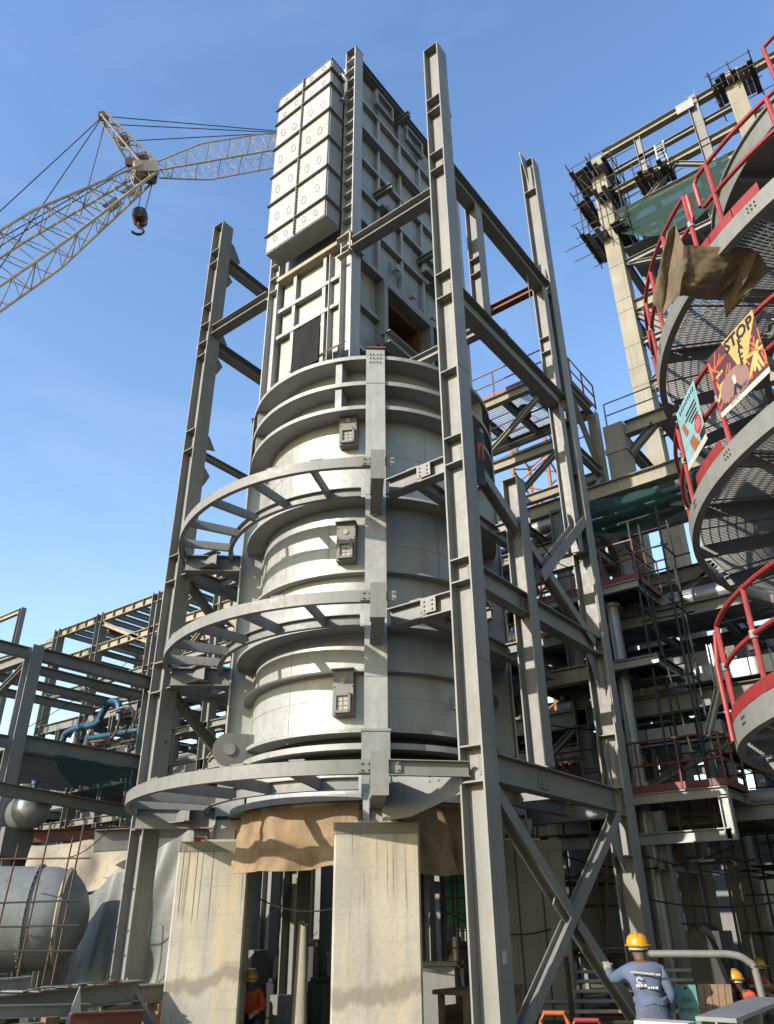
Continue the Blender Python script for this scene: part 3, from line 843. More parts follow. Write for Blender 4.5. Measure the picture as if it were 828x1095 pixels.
# ------------------------------------------------------------------ curved platform rings
LAB = ['uppermost curved platform ring of grey steel round the heater', 'middle curved platform ring of grey steel round the heater', 'lowest and widest curved platform ring of grey steel round the heater']
for i, (z, RO) in enumerate(((9.22, 4.27), (6.64, 4.28), (3.90, 4.60))):
    pr = thing('platform_ring', tuple(Pp(RO, 175, z - .2)), LAB[i], 'platform frame', 'curved platform rings')
    a0, a1 = 128.5, FA + 1
    h = .2
    q = MB().arc(HC, RO - .012, RO, z - h, z, a0, a1, 48).arc(HC, RO - .09, RO - .012, z - .014, z - .001, a0, a1, 48).arc(HC, RO - .09, RO - .012, z - h, z - h + .014, a0, a1, 48)
    obj('outer_channel', q, 'steel', pr, True)
    RI = 3.12
    q = MB().arc(HC, RI, RI + .012, z - h - .002, z - .002, a0, FA - 5.2, 48).arc(HC, RI + .012, RI + .09, z - .016, z - .003, a0, FA - 5.2, 48).arc(HC, RI + .012, RI + .09, z - h - .001, z - h + .013, a0, FA - 5.2, 48)
    obj('inner_channel', q, 'steel', pr, True)
    for a in (142, 156, 171, 187, 204):
        obj('radial_beam', MB().channel(Pp(RI + .014, a, z - .105), Pp(RO - .014, a, z - .105), .17, .07), 'steel', pr)
    for a in (131, FA):
        rb = I(pr, Pp(2.96, a, z - .26), Pp(RO + (.07 if a == FA else -.1), a, z - .26), .44 if a == FA else .38, .22, name='radial_beam', m='steel')
        if a == FA:
            obj('end_plate', MB().obox(Pp(RO + .08, a, z - .2), rad(a) * .008, tan(a) * .13, (0, 0, .3)), 'steel', rb)
            for s in (-1, 1):
                bq = MB().obox(Pp(RO + .012, a + s * 2.6, z - .1), rad(a) * .01, tan(a) * .1, (0, 0, .085))
                for dx in (-.05, .05):
                    for dz in (-.045, .045):
                        p = Pp(RO + .02, a + s * 2.6, z - .1 + dz) + tan(a) * dx
                        bq.tube(p, p + rad(a) * .03, .018, 6)
                obj('bolted_plate', bq, 'steel', pr)
    # arc beyond the front column towards column B
    if i == 2:
        obj('edge_channel', MB().channel(Pp(RO, FA + 1.5, z - .12), (X0 - .12, Y0 + .1, z - .12), .22, .09), 'steel', pr)
        obj('haunch_plate', MB().plate([(X0 - .14, 6.3, 3.74), (X0 - .14, 7.72, 3.74), (X0 - .14, 7.72, 3.2), (X0 - .14, 7.2, 3.22), (X0 - .14, 6.3, 3.46)], (1, 0, 0), .02), 'steel', pr)
    for a in (146, 169, 193, 205) if i != 1 else (158, 197):
        obj('shim_plate', MB().obox(Pp(RO - .05, a, z + .016), rad(a) * .05, tan(a) * .12, (0, 0, .012)), 'steel_dark', pr)

# ------------------------------------------------------------------ generic plant builders
def pole(parent, p0, p1, rad_=.025, m='rust', name='scaffold_pole', n=6):
    return obj(name, MB().tube(p0, p1, rad_, n), m, parent)
def scaffold(label, x0, x1, y0, y1, zs, m='rust', nx=2, ny=2, over=.35, planks=True, base=None, jit=.06, group='scaffolds'):
    t = thing('scaffold', ((x0 + x1) / 2, (y0 + y1) / 2, zs[0]), label, 'scaffold', group)
    gx = [x0 + (x1 - x0) * i / (nx - 1) for i in range(nx)]
    gy = [y0 + (y1 - y0) * i / (ny - 1) for i in range(ny)]
    for x in gx:
        for y in gy:
            j = random.uniform(-jit, jit)
            pole(t, (x, y, zs[0] - (base or .3)), (x + j, y + j, zs[-1] + 1.0 + random.uniform(-.2, .5)), .03, m)
    for z in zs:
        for x in gx: pole(t, (x, y0 - over * random.random(), z), (x, y1 + over * random.random(), z + random.uniform(-jit, jit)), .025, m, 'ledger')
        for y in gy: pole(t, (x0 - over * random.random(), y, z + .06), (x1 + over * random.random(), y, z + .06 + random.uniform(-jit, jit)), .025, m, 'transom')
        for x in (gx[0], gx[-1]): pole(t, (x, y0 - .1, z + .95), (x, y1 + .2, z + .95), .022, m, 'guard_rail')
        if planks:
            k = y0
            while k < y1 - .1:
                if random.random() < .86: obj('plank', MB().box(x0 - random.uniform(.0, .5), x1 + random.uniform(-.3, .4), k, k + .22, z + .09 + random.uniform(0, .05), z + .16), random.choice(['wood', 'dark', 'steel_dark', 'dark']), t)
                k += .235
    pole(t, (x0, y0, zs[0]), (x1, y0, zs[-1] + .8), .025, m, 'diagonal')
    pole(t, (x0, y1, zs[-1] + .6), (x0, y0, zs[0]), .025, m, 'diagonal')
    return t
def handrail(parent, pts, h=1.1, m='red', rr=.026, kick=True, step=1.3, n=6):
    pts = [Vector(p) for p in pts]
    up = Vector((0, 0, 1))
    for zz, nm in ((h, 'top_rail'), (h * .52, 'mid_rail')):
        obj(nm, MB().path([p + up * zz for p in pts], rr, n), m, parent, True)
    q = []
    for a, b in zip(pts[:-1], pts[1:]):
        L_ = (b - a).length
        k = max(1, round(L_ / step))
        q += [a.lerp(b, i / k) for i in range(k)]
        if kick:
            d = (b - a).normalized()
            s = Vector((-d.y, d.x, 0))
            obj('toe_board', MB().bar(a + up * .08, b + up * .08, .012, .15), m, parent)
    q.append(pts[-1])
    for p in q: obj('rail_post', MB().tube(p, p + up * h, rr, n), m, parent)

# ------------------------------------------------------------------ right: tall concrete and steel structure
kt = thing('concrete_tower_frame', (28, 7.45, 0), 'tall pale concrete frame tower rising at right behind the spiral platforms', 'tower frame')
for x, y, z in ((28, 7.45, 36.6), (28, .6, 37.2), (34, 7.45, 34.5), (34, .6, 34.5)):
    c = obj('column', MB().box(x - .36, x + .36, y - .36, y + .36, 0, z), 'concrete_pale', kt)
    for zz in (22, 23, 24.2, 26.2, 26.9, 29.0):
        obj('steel_band', MB().box(x - .375, x + .375, y - .375, y + .375, zz, zz + .06), 'steel_dark', c)
for x in (28, 34):
    for z, h in ((36.9, .42), (33.9, .42), (32.3, .42), (26.5, .6), (22.0, .5)):
        b = I(kt, (x, 7.09, z), (x, .96, z), h, .34, m='concrete_pale' if x == 28 else 'steel')
    for z in (36.9, 33.9, 32.3): I(kt, (x, .24, z), (x, -7, z), .42, .34, m='concrete_pale')
for y in (7.45, .6):
    for z in (36.6, 33.0, 30.6, 26.4, 22.0): I(kt, (28.36, y, z), (33.64, y, z), .4, .3, m='steel_dark')
for y in (5.2, 3.0):
    for z in (32.3, 26.4): I(kt, (28.02 + .17, y, z), (33.8, y, z), .35, .25, m='steel_dark')
for z in (35.3, 31.2, 29.2, 24.4, 19.6, 17.0): I(kt, (28, 7.09, z), (28, .96, z), .3, .24, m='steel'); I(kt, (31, 7.3, z + .4), (31, .8, z + .4), .3, .24, m='steel')
for y in (6.2, 4.9, 3.7, 2.4):
    for z in (31.2, 29.2, 24.4, 19.6): I(kt, (28.12, y, z), (33.8, y, z), .24, .16, m='steel')
for (y0, z0), (y1, z1) in (((7.0, 31.3), (3.9, 33.7)), ((3.9, 33.7), (1.0, 31.3)), ((7.0, 22.3), (4.0, 24.2)), ((4.0, 24.2), (1.0, 22.3)), ((7.0, 29.1), (1.0, 26.9)), ((7.0, 17.2), (1.0, 21.8))):
    obj('brace', MB().ibeam((28, y0, z0), (28, y1, z1), .2, .2), 'steel', kt)
for y in (5.2, 3.0): I(kt, (28, y, 17.2), (28, y, 31.0), .28, .26, (0, 1, 0), 'steel', 'post')
I(kt, (28, 5.3, 34.1), (28, 5.3, 36.7), .3, .3, (0, 1, 0), 'steel', 'post')
I(kt, (27.9, 2.45, 30.0), (27.9, 2.45, 37.4), .46, .42, (0, 1, 0), 'steel_dark', 'post')
obj('splice_plate', MB().box(27.62, 27.66, 2.4, 3.2, 36.3, 36.9), 'galv', kt)
for y0, z0, y1, z1 in ((7.0, 26.2, 5.9, 25.0), (7.0, 31.9, 5.6, 30.4), (7.05, 26.0, 4.2, 22.4)):
    obj('brace', MB().ibeam((28, y0, z0), (28, y1, z1), .25, .25), 'steel_dark', kt)
obj('deck_plate', MB().box(28.2, 30.5, .9, 7.1, 30.3, 30.36), 'steel_dark', kt)
# lower concrete bay
k0 = thing('concrete_bay_frame', (23.8, 7.6, 0), 'lower pale concrete frame bay in front of the tall tower', 'tower frame')
for x, y, z in ((23.8, 7.6, 17.8), (23.8, 1.2, 17.8)):
    c = obj('column', MB().box(x - .36, x + .36, y - .36, y + .36, 0, z), 'concrete_pale', k0)
    for zz in (2.6, 3.1, 10.6, 11.6, 16.6): obj('concrete_band', MB().box(x - .40, x + .40, y - .40, y + .40, zz, zz + .22), 'concrete_pale', c)
for z in (17.6, 11.3, 4.6):
    I(k0, (23.8, 7.24, z), (23.8, 1.56, z), .55, .34, m='concrete_pale')
    I(k0, (24.16, 7.6, z), (27.64, 7.6, z), .45, .3, m='steel_dark')
for y in (6.0, 4.4, 2.8): I(k0, (23.97, y, 17.6), (27.8, y, 17.5), .3, .22, m='steel_dark')
obj('haunch', MB().ibeam((23.8, 7.2, 16.6), (23.8, 6.2, 17.4), .25, .25), 'steel_dark', k0)
handrail(k0, [(23.8, 7.9, 17.9), (23.8, 2.0, 17.9)], 1.1, 'steel_dark', .03, False, 1.8)
scaffold('rusty scaffold wrapped round the top of the pale concrete tower column', 27.1, 28.9, 6.5, 8.5, [30.8, 33.2, 35.2], 'dark', 3, 3, 1.2)
scaffold('dark scaffold hanging between the pale beams right of the tower column', 27.4, 28.6, 4.1, 5.7, [33.2], 'dark', 3, 3, 1.2)
scaffold('dark scaffold cage at the upper right end of the pale top beam', 27.2, 28.8, -.4, 1.4, [36.2], 'dark', 3, 3, 1.2)
sheet('green_net', lambda u, v: (27.5 + .25 * math.sin(3 * u), 6.9 - 5.2 * u, 32.2 - (1.6 + 1.2 * math.sin(3.1 * u)) * v + .08 * wob(u, v)), 20, 10, 'net', label='dark green debris net hanging below the beams of the tall tower', category='safety net')
lad = thing('white_ladder', (27.3, 4.35, 33.2), 'short white ladder standing on the scaffold by the pale beams', 'ladder')
for s in (0, .42): obj('stile', MB().bar((27.3, 4.1 + s, 33.1), (27.5, 4.1 + s, 35.0), .06, .04), 'white', lad)
for k in range(6): obj('rung', MB().bar((27.32 + .03 * k, 4.1, 33.3 + .3 * k), (27.32 + .03 * k, 4.52, 33.3 + .3 * k), .04, .04), 'white', lad)

# ------------------------------------------------------------------ right: steel tower with deck and red rails
st = thing('steel_deck_tower', (20.5, 8.2, 0), 'steel tower with a high deck and red handrails right of the heater', 'steel tower')
for x in (20.5, 23.3):
    for y in (8.2, 13.0):
        I(st, (x, y, 0), (x, y, 18.45), .34, .32, (0, 1, 0), 'concrete_pale' if x > 21 else 'steel', 'column')
for z in (18.5, 15.8, 12.2, 9.2, 6.0):
    for x in (20.5, 23.3): I(st, (x, 8.37, z), (x, 12.83, z), .36, .24, m='concrete_pale' if z > 15 else 'steel')
    for y in (8.2, 13.0): I(st, (20.66, y, z), (23.14, y, z), .34, .22, m='steel')
for y in (9.3, 10.4, 11.6): I(st, (20.62, y, 18.5), (23.18, y, 18.5), .3, .2, m='steel_dark')
obj('brace', MB().ibeam((20.5, 8.5, 18.3), (20.5, 11.9, 15.9), .16, .16), 'concrete_pale', st)
obj('brace', MB().ibeam((20.5, 12.8, 18.2), (20.5, 11.0, 16.0), .16, .16), 'steel_dark', st)
for a, b in (((20.7, 8.2, 12.4), (23.1, 8.2, 15.6)), ((23.1, 8.2, 16.0), (21.4, 8.2, 18.2)), ((20.5, 8.5, 15.6), (20.5, 12.8, 12.5)), ((23.3, 8.5, 15.6), (23.3, 12.8, 12.5)), ((20.5, 12.8, 9.4), (20.5, 8.5, 12.0))):
    obj('brace', MB().ibeam(a, b, .16, .16), 'steel', st)
dg_ = MB()
for k in range(26): dg_.box(20.6 + k * .105, 20.6 + k * .105 + .03, 8.2, 13.0, 18.69, 18.72)
obj('deck_grating', dg_, 'grating', st, kind='stuff')
handrail(st, [(20.4, 13.2, 18.7), (20.4, 8.1, 18.7), (23.5, 8.1, 18.7)], 1.1, 'red_dark', .03, True, 1.2)
for x, y, rr in ((21.2, 9.9, .22), (21.9, 9.1, .2)):
    obj('light_fitting', MB().tube((x, y, 18.3), (x, y, 17.9), rr, 14), 'dark', st)
for k in range(5): obj('conduit', MB().tube((20.7 + .5 * k, 8.4, 17.6 - .1 * k), (20.8 + .5 * k, 12.9, 17.6 - .1 * k), .025, 6), 'dark', st)

# ------------------------------------------------------------------ right: main pipe rack
rk = thing('pipe_rack', (20, 2, 0), 'dense multi-level steel pipe rack behind the heater at right', 'pipe rack')
ycol = [16.0, 12.0, 8.6, 2.4, -3.4]
for x in (19.9, 22.9):
    for y in ycol: I(rk, (x, y, 0), (x, y, 13.1), .36, .34, (0, 1, 0), 'steel', 'column')
for z in (13.2, 9.0, 6.7, 4.0):
    for x in (19.9, 22.9): I(rk, (x, 18, z), (x, -6, z), .46 if z in (13.2, 6.7) else .34, .26, m='concrete_pale' if z > 13 else 'steel_dark')
    for k in range(13):
        y = 17 - k * 1.75
        I(rk, (20.04, y, z - .05), (22.76, y, z - .05), .26, .18, m='steel_dark' if z < 13 else 'steel')
for z in (11.2,):
    I(rk, (22.9, 18, z), (22.9, -6, z), .5, .3, m='steel')
# grating strips and decks
for z, y0, y1, x0, x1 in ((13.45, 8.0, 3.0, 20.0, 21.0), (9.22, 16.0, 9.0, 20.1, 22.6), (6.95, 12.0, -4, 20.4, 22.6), (4.2, 16, 2, 20.2, 22.6)):
    obj('deck_plate', MB().box(x0, x1, min(y0, y1), max(y0, y1), z, z + .03), 'dark', rk)
for k in range(9): obj('grating_strip', MB().box(20.05, 20.6, 8.2 - k * .62, 8.2 - k * .62 + .5, 13.05, 13.08), 'tarp_cream', rk)
for s, (y0, y1) in enumerate(((15.8, 12.2), (11.8, 8.8), (8.4, 2.6), (2.2, -3.2))):
    obj('brace', MB().ibeam((19.9, y0, 4.3), (19.9, y1, 6.5), .16, .16), 'steel', rk)
    obj('brace', MB().ibeam((22.9, y0, 9.2), (22.9, y1, 12.9), .16, .16), 'steel', rk)
# pipes lying on the rack, each a thing
PL = []
lev = {9.0: [(20.35, .30), (21.1, .14), (21.55, .2), (22.2, .25)], 6.7: [(20.3, .14), (20.75, .2), (21.4, .28), (22.2, .18)], 4.0: [(20.4, .2), (21.0, .12), (21.6, .22), (22.3, .16)], 13.2: [(21.5, .24), (22.3, .16)]}
names = {9.0: 'third', 6.7: 'second', 4.0: 'lowest', 13.2: 'top'}
ordw = ['nearest', 'second', 'third', 'farthest']
for z, ps in lev.items():
    for k, (x, rr) in enumerate(ps):
        zc = z + (.15 if z != 13.2 else .1) + rr
        mm = random.choice(['pipe_clad', 'steel_blue', 'steel', 'galv'])
        if z == 9.0 and k == 0: mm = 'pipe_clad'
        q = MB().tube((x, 17.5, zc), (x, -5.5, zc), rr, 14)
        for j in range(9): q.tube((x, 15.5 - j * 2.4, zc), (x, 15.42 - j * 2.4, zc), rr + .02, 14)
        obj('long_pipe', q, mm, None, True, label='%s long grey pipe on the %s level of the right pipe rack' % (ordw[k] if len(ps) > 2 else ('nearer', 'farther')[k], names[z]), category='pipe', group='pipes on the right rack')
# galvanised cable tray boxes
ct = thing('cable_duct', (19.6, 6.6, 5.85), 'bright galvanised box duct below the dark beam on the right rack', 'duct')
for k in range(5): obj('duct_section', MB().box(19.55, 19.9, 5.0 + k * .62, 5.0 + k * .62 + .58, 5.75 + .02 * (k % 2), 6.08), 'galv', ct)
obj('duct_bracket', MB().box(19.55, 19.9, 4.9, 8.2, 5.66, 5.70), 'steel_dark', ct)
ct2 = thing('cable_tray', (19.6, 3.4, 7.1), 'pale ribbed cable tray on the dark beam beside the red rail', 'cable tray')
for k in range(9): obj('tray_section', MB().box(19.6, 19.64, 1.0 + k * .52, 1.0 + k * .52 + .49, 7.0, 7.42), 'galv', ct2)
obj('tray_back', MB().box(19.65, 20.0, .9, 5.7, 7.0, 7.03), 'steel_dark', ct2)
# service platforms hanging off the rack
def platform(label, x0, x1, y0, y1, z, rail=True, rm='red_dark', sides='LFR'):
    t = thing('service_platform', ((x0 + x1) / 2, (y0 + y1) / 2, z - .25), label, 'platform', 'service platforms')
    I(t, (x0, y0, z - .13), (x0, y1, z - .13), .22, .14, m='galv')
    I(t, (x1, y0, z - .13), (x1, y1, z - .13), .22, .14, m='steel_dark')
    for k in range(4): I(t, (x0 + .08, y0 + .1 + (y1 - y0 - .2) * k / 3, z - .13), (x1 - .08, y0 + .1 + (y1 - y0 - .2) * k / 3, z - .13), .18, .1, m='steel_dark')
    k = y0
    while k < y1 - .05:
        obj('deck_plank', MB().box(x0, x1, k, min(k + .27, y1), z, z + .03), 'dark', t)
        k += .29
    if rail:
        pts = [(x1, y1, z)] * ('R' in sides) + [(x0, y1, z), (x0, y0, z)] + [(x1, y0, z)] * ('L' in sides)
        handrail(t, pts, 1.1, rm, .026, True, .95)
    return t
lp = platform('low platform with red handrails and pale edge beam right of the braced bay', 18.0, 19.6, 4.75, 9.4, 4.38)
I(lp, (18.0, 4.85, 3.42), (18.0, 9.2, 3.42), .24, .16, m='galv')
I(lp, (18.0, 4.85, 3.3), (18.0, 4.85, 4.2), .22, .2, (0, 1, 0), 'galv', 'post')
I(lp, (18.0, 4.95, 5.4), (18.0, 4.5, 6.4), .12, .2, m='galv', name='strut')
I(lp, (18.0, 4.5, 6.4), (18.0, 4.5, 7.4), .12, .2, (0, 1, 0), m='galv', name='strut')
platform('upper red-railed platform with dark underside on the right rack', 18.4, 20.2, 6.0, 9.6, 9.6)
platform('dark plank platform without rails under the upper red-railed one', 18.3, 20.2, 5.8, 9.4, 7.55, False)
platform('far red-railed platform deep in the rack behind column and post', 20.2, 21.6, 9.2, 14.5, 4.3)
scaffold('tall dark ladder-like scaffold tower in front of the right pipe rack', 18.6, 19.5, 5.3, 6.1, [3.0, 5.2, 7.0, 8.8, 10.4], 'dark', 2, 2, .5, False, 3.0)
scaffold('rust scaffold bay low behind the crossed braces', 17.2, 18.6, 7.6, 10.2, [1.2, 2.6, 4.2], 'rust', 2, 3, .5, True, 1.2)
scaffold('wide dark scaffold under the right rack behind the workers', 24.6, 27.5, 2.0, 6.4, [1.5, 3.0, 4.6, 6.0], 'dark', 3, 3, .5, True, 1.5)
for y, z in ((6.7, 3.2),):
    pass
vert = [(19.0, 7.0, 9.3, .16, 'pipe_clad', 'pale vertical pipe rising in front of the right rack'), (18.6, 9.2, 8.0, .13, 'white', 'white vertical pipe seen between the middle post and column')]
for x, y, zt, rr, mm, lb in vert:
    q = MB().tube((x, y, 0), (x, y, zt), rr, 14).tube((x, y, zt * .5), (x, y, zt * .5 + .1), rr + .06, 14).tube((x, y, zt - .1), (x, y, zt), rr + .06, 14)
    obj('vertical_pipe', q, mm, None, True, label=lb, category='pipe')
sheet('green_net', lambda u, v: (19.55 - .5 * math.sin(3.1 * v), 7.9 - 4.4 * u, 12.9 - .25 * math.sin(3.1 * u) - 1.15 * v * (.6 + .4 * math.sin(2.6 * u + .4)) + .06 * wob(u, v)), 26, 12, 'net', label='green safety net slung below the pale rack beam', category='safety net')
sheet('green_net', lambda u, v: (19.7 - .1 * wob(u, v), 13.0 - 1.5 * u, 8.6 - 1.0 * v), 12, 8, 'net', label='small green net far behind the middle post', category='safety net')
# bent column heads under the pale beam
for y in (7.0, 4.0):
    p = MB().ibeam((20.8, y, 9.3), (20.8, y, 11.6), .28, .26, (0, 1, 0)).ibeam((20.8, y, 11.6), (20.8, y + .9, 12.5), .28, .26, (1, 0, 0)) if False else MB().bend([(20.8, y, 9.3), (20.8, y, 11.0), (20.8, y + .15, 11.7), (20.8, y + .6, 12.3), (20.8, y + 1.4, 12.6)], .14, 8)
    obj('bent_pipe', p, 'steel_dark', None, True, label='%s dark bent pipe under the pale rack beam' % ('left' if y > 5 else 'right'), category='pipe')
# ground level columns and concrete supports behind the worker
rc = thing('concrete_support', (17.6, 5.0, 0), 'row frame of grey columns behind the worker in blue', 'support frame')
for x, y, w, m_ in ((19.3, 6.9, .3, 'steel'), (18.2, 6.4, .2, 'steel'), (20.6, 6.6, .2, 'steel')):
    I(rc, (x, y, 0), (x, y, 4.0), w * 1.3, w * 1.2, (0, 1, 0), m_, 'column')
I(rc, (17.8, 6.4, 2.9), (21, 6.4, 2.9), .2, .14, m='steel_dark')

# ------------------------------------------------------------------ far plant behind everything
def far_frame(label, x0, x1, y0, y1, zs, nx, ny, m='steel_dark', pipes=4):
    t = thing('plant_frame', ((x0 + x1) / 2, (y0 + y1) / 2, 0), label, 'steel frame', 'distant plant frames')
    gx = [x0 + (x1 - x0) * i / (nx - 1) for i in range(nx)]
    gy = [y0 + (y1 - y0) * i / (ny - 1) for i in range(ny)]
    for x in gx:
        for y in gy: I(t, (x, y, 0), (x, y, zs[-1]), .4, .38, (0, 1, 0), m, 'column')
    for z in zs:
        for x in gx: I(t, (x, y0, z), (x, y1, z), .4, .26, m=m)
        for y in gy: I(t, (x0, y, z - .02), (x1, y, z - .02), .34, .22, m=m)
        for k in range(pipes):
            x = random.uniform(x0 + .4, x1 - .4)
            rr = random.choice([.1, .15, .2, .3])
            obj('pipe', MB().tube((x, y0, z + .22 + rr), (x, y1, z + .22 + rr), rr, 10), random.choice(['pipe_clad', 'steel_blue', 'galv', 'rust', 'steel']), t, True)
            y = random.uniform(y0 + .4, y1 - .4)
            obj('pipe', MB().tube((x0, y, z - .3 - rr), (x1, y, z - .3 - rr), rr * .7, 10), random.choice(['pipe_clad', 'steel_blue', 'galv', 'rust']), t, True)
    return t
far_frame('distant steel frame with pipes behind the right rack', 30, 38, -14, 20, [4, 8, 12], 3, 6)
far_frame('distant steel frame with pipes straight behind the heater', 22, 36, 22, 40, [3.4, 6.5, 9.5], 4, 5)
far_frame('distant low steel frame with pipes behind the left rack', 4, 22, 36, 46, [3.5, 6.5, 9], 5, 3)
for k, (x, y, rr, h) in enumerate(((26.0, 11.5, .9, 5.2), (25.2, 15.5, .8, 3.6), (21.5, 19.5, 1.0, 4.5), (17.5, 19.0, .8, 3.0))):
    t = thing('drum_vessel', (x, y, 0), ['grey upright drum under the rack behind the right pedestal', 'short upright drum under the rack', 'upright drum far behind the heater legs', 'small upright drum left behind the heater legs'][k], 'vessel')
    obj('drum', MB().lathe((x, y, .5), (0, 0, 1), [(0, rr * .3), (.1, rr * .8), (.25, rr), (h - .25, rr), (h - .1, rr * .8), (h, rr * .3)], 24), 'steel_blue', t, True)
    for a in range(3): obj('leg', MB().box(x + rr * .7 * math.cos(a * 2.1) - .06, x + rr * .7 * math.cos(a * 2.1) + .06, y + rr * .7 * math.sin(a * 2.1) - .06, y + rr * .7 * math.sin(a * 2.1) + .06, 0, .8), 'steel_dark', t)
# orange lattice mast far behind
om = thing('lattice_mast', (32.8, 14.9, 0), 'orange lattice crane mast far behind the red-railed deck', 'crane mast')
w = 1.0
cx, cy = 32.8, 14.9
for sx in (-1, 1):
    for sy in (-1, 1): obj('chord', MB().tube((cx + sx * w, cy + sy * w, 0), (cx + sx * w, cy + sy * w, 24.2), .09, 6), 'crane_orange', om)
for k in range(12):
    z = 1 + k * 2.0
    for sx in (-1, 1):
        obj('lacing', MB().tube((cx + sx * w, cy - w, z), (cx + sx * w, cy + w, z + 1), .05, 5).tube((cx + sx * w, cy + w, z + 1), (cx + sx * w, cy - w, z + 2), .05, 5), 'crane_orange', om)
        obj('lacing', MB().tube((cx - w, cy + sx * w, z), (cx + w, cy + sx * w, z + 1), .05, 5).tube((cx + w, cy + sx * w, z + 1), (cx - w, cy + sx * w, z + 2), .05, 5), 'crane_orange', om)

# ------------------------------------------------------------------ left: steel racks
lf = thing('steel_portal_frame', (10.95, 21.3, 0), 'dark grey steel portal frame at the left edge', 'steel frame')
for x in (10.95, 15.1): I(lf, (x, 21.3, 0), (x, 21.3, 9.05), .38, .36, (0, 1, 0), 'steel_blue', 'column', tf=.03)
for z, h in ((8.85, .36), (6.33, .42), (3.4, .36)): I(lf, (11.17, 21.3, z), (15.3, 21.3, z), h, .3, m='steel_blue')
for z in (8.8, 6.3): I(lf, (10.95, 21.53, z), (10.95, 27.5, z), .32, .24, m='steel'); I(lf, (10.73, 21.3, z), (6.0, 21.3, z), .3, .24, m='steel_blue')
for y in (22.6, 24.2, 25.8): I(lf, (10.95, y, 8.8), (16, y, 8.8), .26, .2, m='steel')
for k in range(7): I(lf, (11.2, 21.9 + k * .8, 6.2), (15.9, 21.9 + k * .8, 6.2), .2, .14, m='steel')
obj('brace', MB().ibeam((10.95, 26.0, 6.5), (10.95, 21.6, 8.6), .16, .16), 'steel', lf)
lr = thing('steel_roof_rack', (16, 24, 0), 'pale open steel rack with a purlin roof left of the heater', 'steel rack')
for x in (16, 20):
    for y in (29.4, 26.4, 22.9, 19.4, 16.2): I(lr, (x, y, 0), (x, y, 12.75 if x == 16 else 12.6), .34, .32, (0, 1, 0), 'steel', 'column')
    for z, h in ((12.55, .32), (11.3, .3), (8.6, .34), (6.2, .34), (3.6, .3)):
        b = I(lr, (x, 29.6, z), (x, 15.8, z), h, .2, m='tarp_cream' if z > 11 else 'steel')
        if z > 11 and x == 16:
            for k in range(22):
                y = 29.3 - k * .62
                obj('web_stiffener', MB().box(x - .098, x - .01, y - .01, y + .01, z - h / 2 + .023, z + h / 2 - .023), 'steel_dark', b)
for k in range(20): I(lr, (16.11, 29.3 - k * .7, 12.6), (19.89, 29.3 - k * .7, 12.6), .2, .12, m='steel_blue', name='purlin')
for k in range(11): I(lr, (16.11, 29.2 - k * 1.3, 11.3), (19.89, 29.2 - k * 1.3, 11.3), .2, .14, m='steel', name='purlin')
for z in (8.6, 6.2, 3.6):
    for k in range(9): I(lr, (16.11, 29.0 - k * 1.6, z), (19.89, 29.0 - k * 1.6, z), .24, .16, m='steel')
for (ya, za), (yb, zb) in (((26.2, 12.3), (23.1, 10.9)), ((22.7, 11.1), (20.6, 12.3)), ((22.7, 8.8), (19.6, 11.1)), ((26.2, 8.5), (24.6, 6.4)), ((22.9, 8.4), (24.5, 6.4)), ((19.2, 6.3), (16.4, 8.4)), ((19.2, 11.1), (16.4, 8.9))):
    obj('brace', MB().ibeam((16, ya, za), (16, yb, zb), .16, .16), 'tarp_cream', lr)
I(lr, (16.1, 26.0, 12.0), (17.6, 26.0, 12.0), .2, .16, m='rust_beam')
obj('knee_plate', MB().plate([(15.98, 29.4, 12.6), (15.98, 30.4, 12.5), (15.98, 30.2, 12.0), (15.98, 29.4, 11.3)], (1, 0, 0), .02), 'steel', lr)
I(lr, (16, 29.6, 12.2), (16, 35.2, 12.4), .24, .18, m='steel')
pf = thing('portal_posts', (15.5, 33, 0), 'thin twin-post steel portal at the far left end of the rack', 'steel frame')
for y in (34.6, 32.0): I(pf, (15.5, y, 0), (15.5, y, 14.2), .24, .22, (0, 1, 0), 'steel', 'column')
for z in (14.1, 11.9): I(pf, (15.5, 34.5, z), (15.5, 32.1, z), .22, .16, m='tarp_cream')
for z in (9.9, 7.4, 5.0):
    for x in (16, 18, 20): I(lr, (x, 29.6, z), (x, 15.8, z), .22, .16, m='steel')
    for k in range(7): I(lr, (16.1, 28.6 - k * 1.9, z), (19.9, 28.6 - k * 1.9, z), .18, .12, m='steel')
for k in range(6): obj('small_pipe', MB().tube((16.5 + .55 * k, 29.8, 8.95 + .1 * (k % 2)), (16.5 + .55 * k, 15.6, 8.95 + .1 * (k % 2)), .07 + .03 * (k % 3), 10), ['pipe_clad', 'steel_blue', 'rust'][k % 3], lr, True)
for k in range(6): obj('small_pipe', MB().tube((16.5 + .55 * k, 29.8, 6.6), (16.5 + .55 * k, 15.6, 6.6), .08 + .03 * (k % 2), 10), ['galv', 'steel_dark', 'pipe_clad'][k % 3], lr, True)
for y in (28.0, 24.6, 21.0, 17.8): I(lr, (16, y, 3.7), (16, y, 8.5), .2, .18, (0, 1, 0), 'steel', 'post'); I(lr, (20, y, 3.7), (20, y, 11.2), .2, .18, (0, 1, 0), 'steel', 'post')
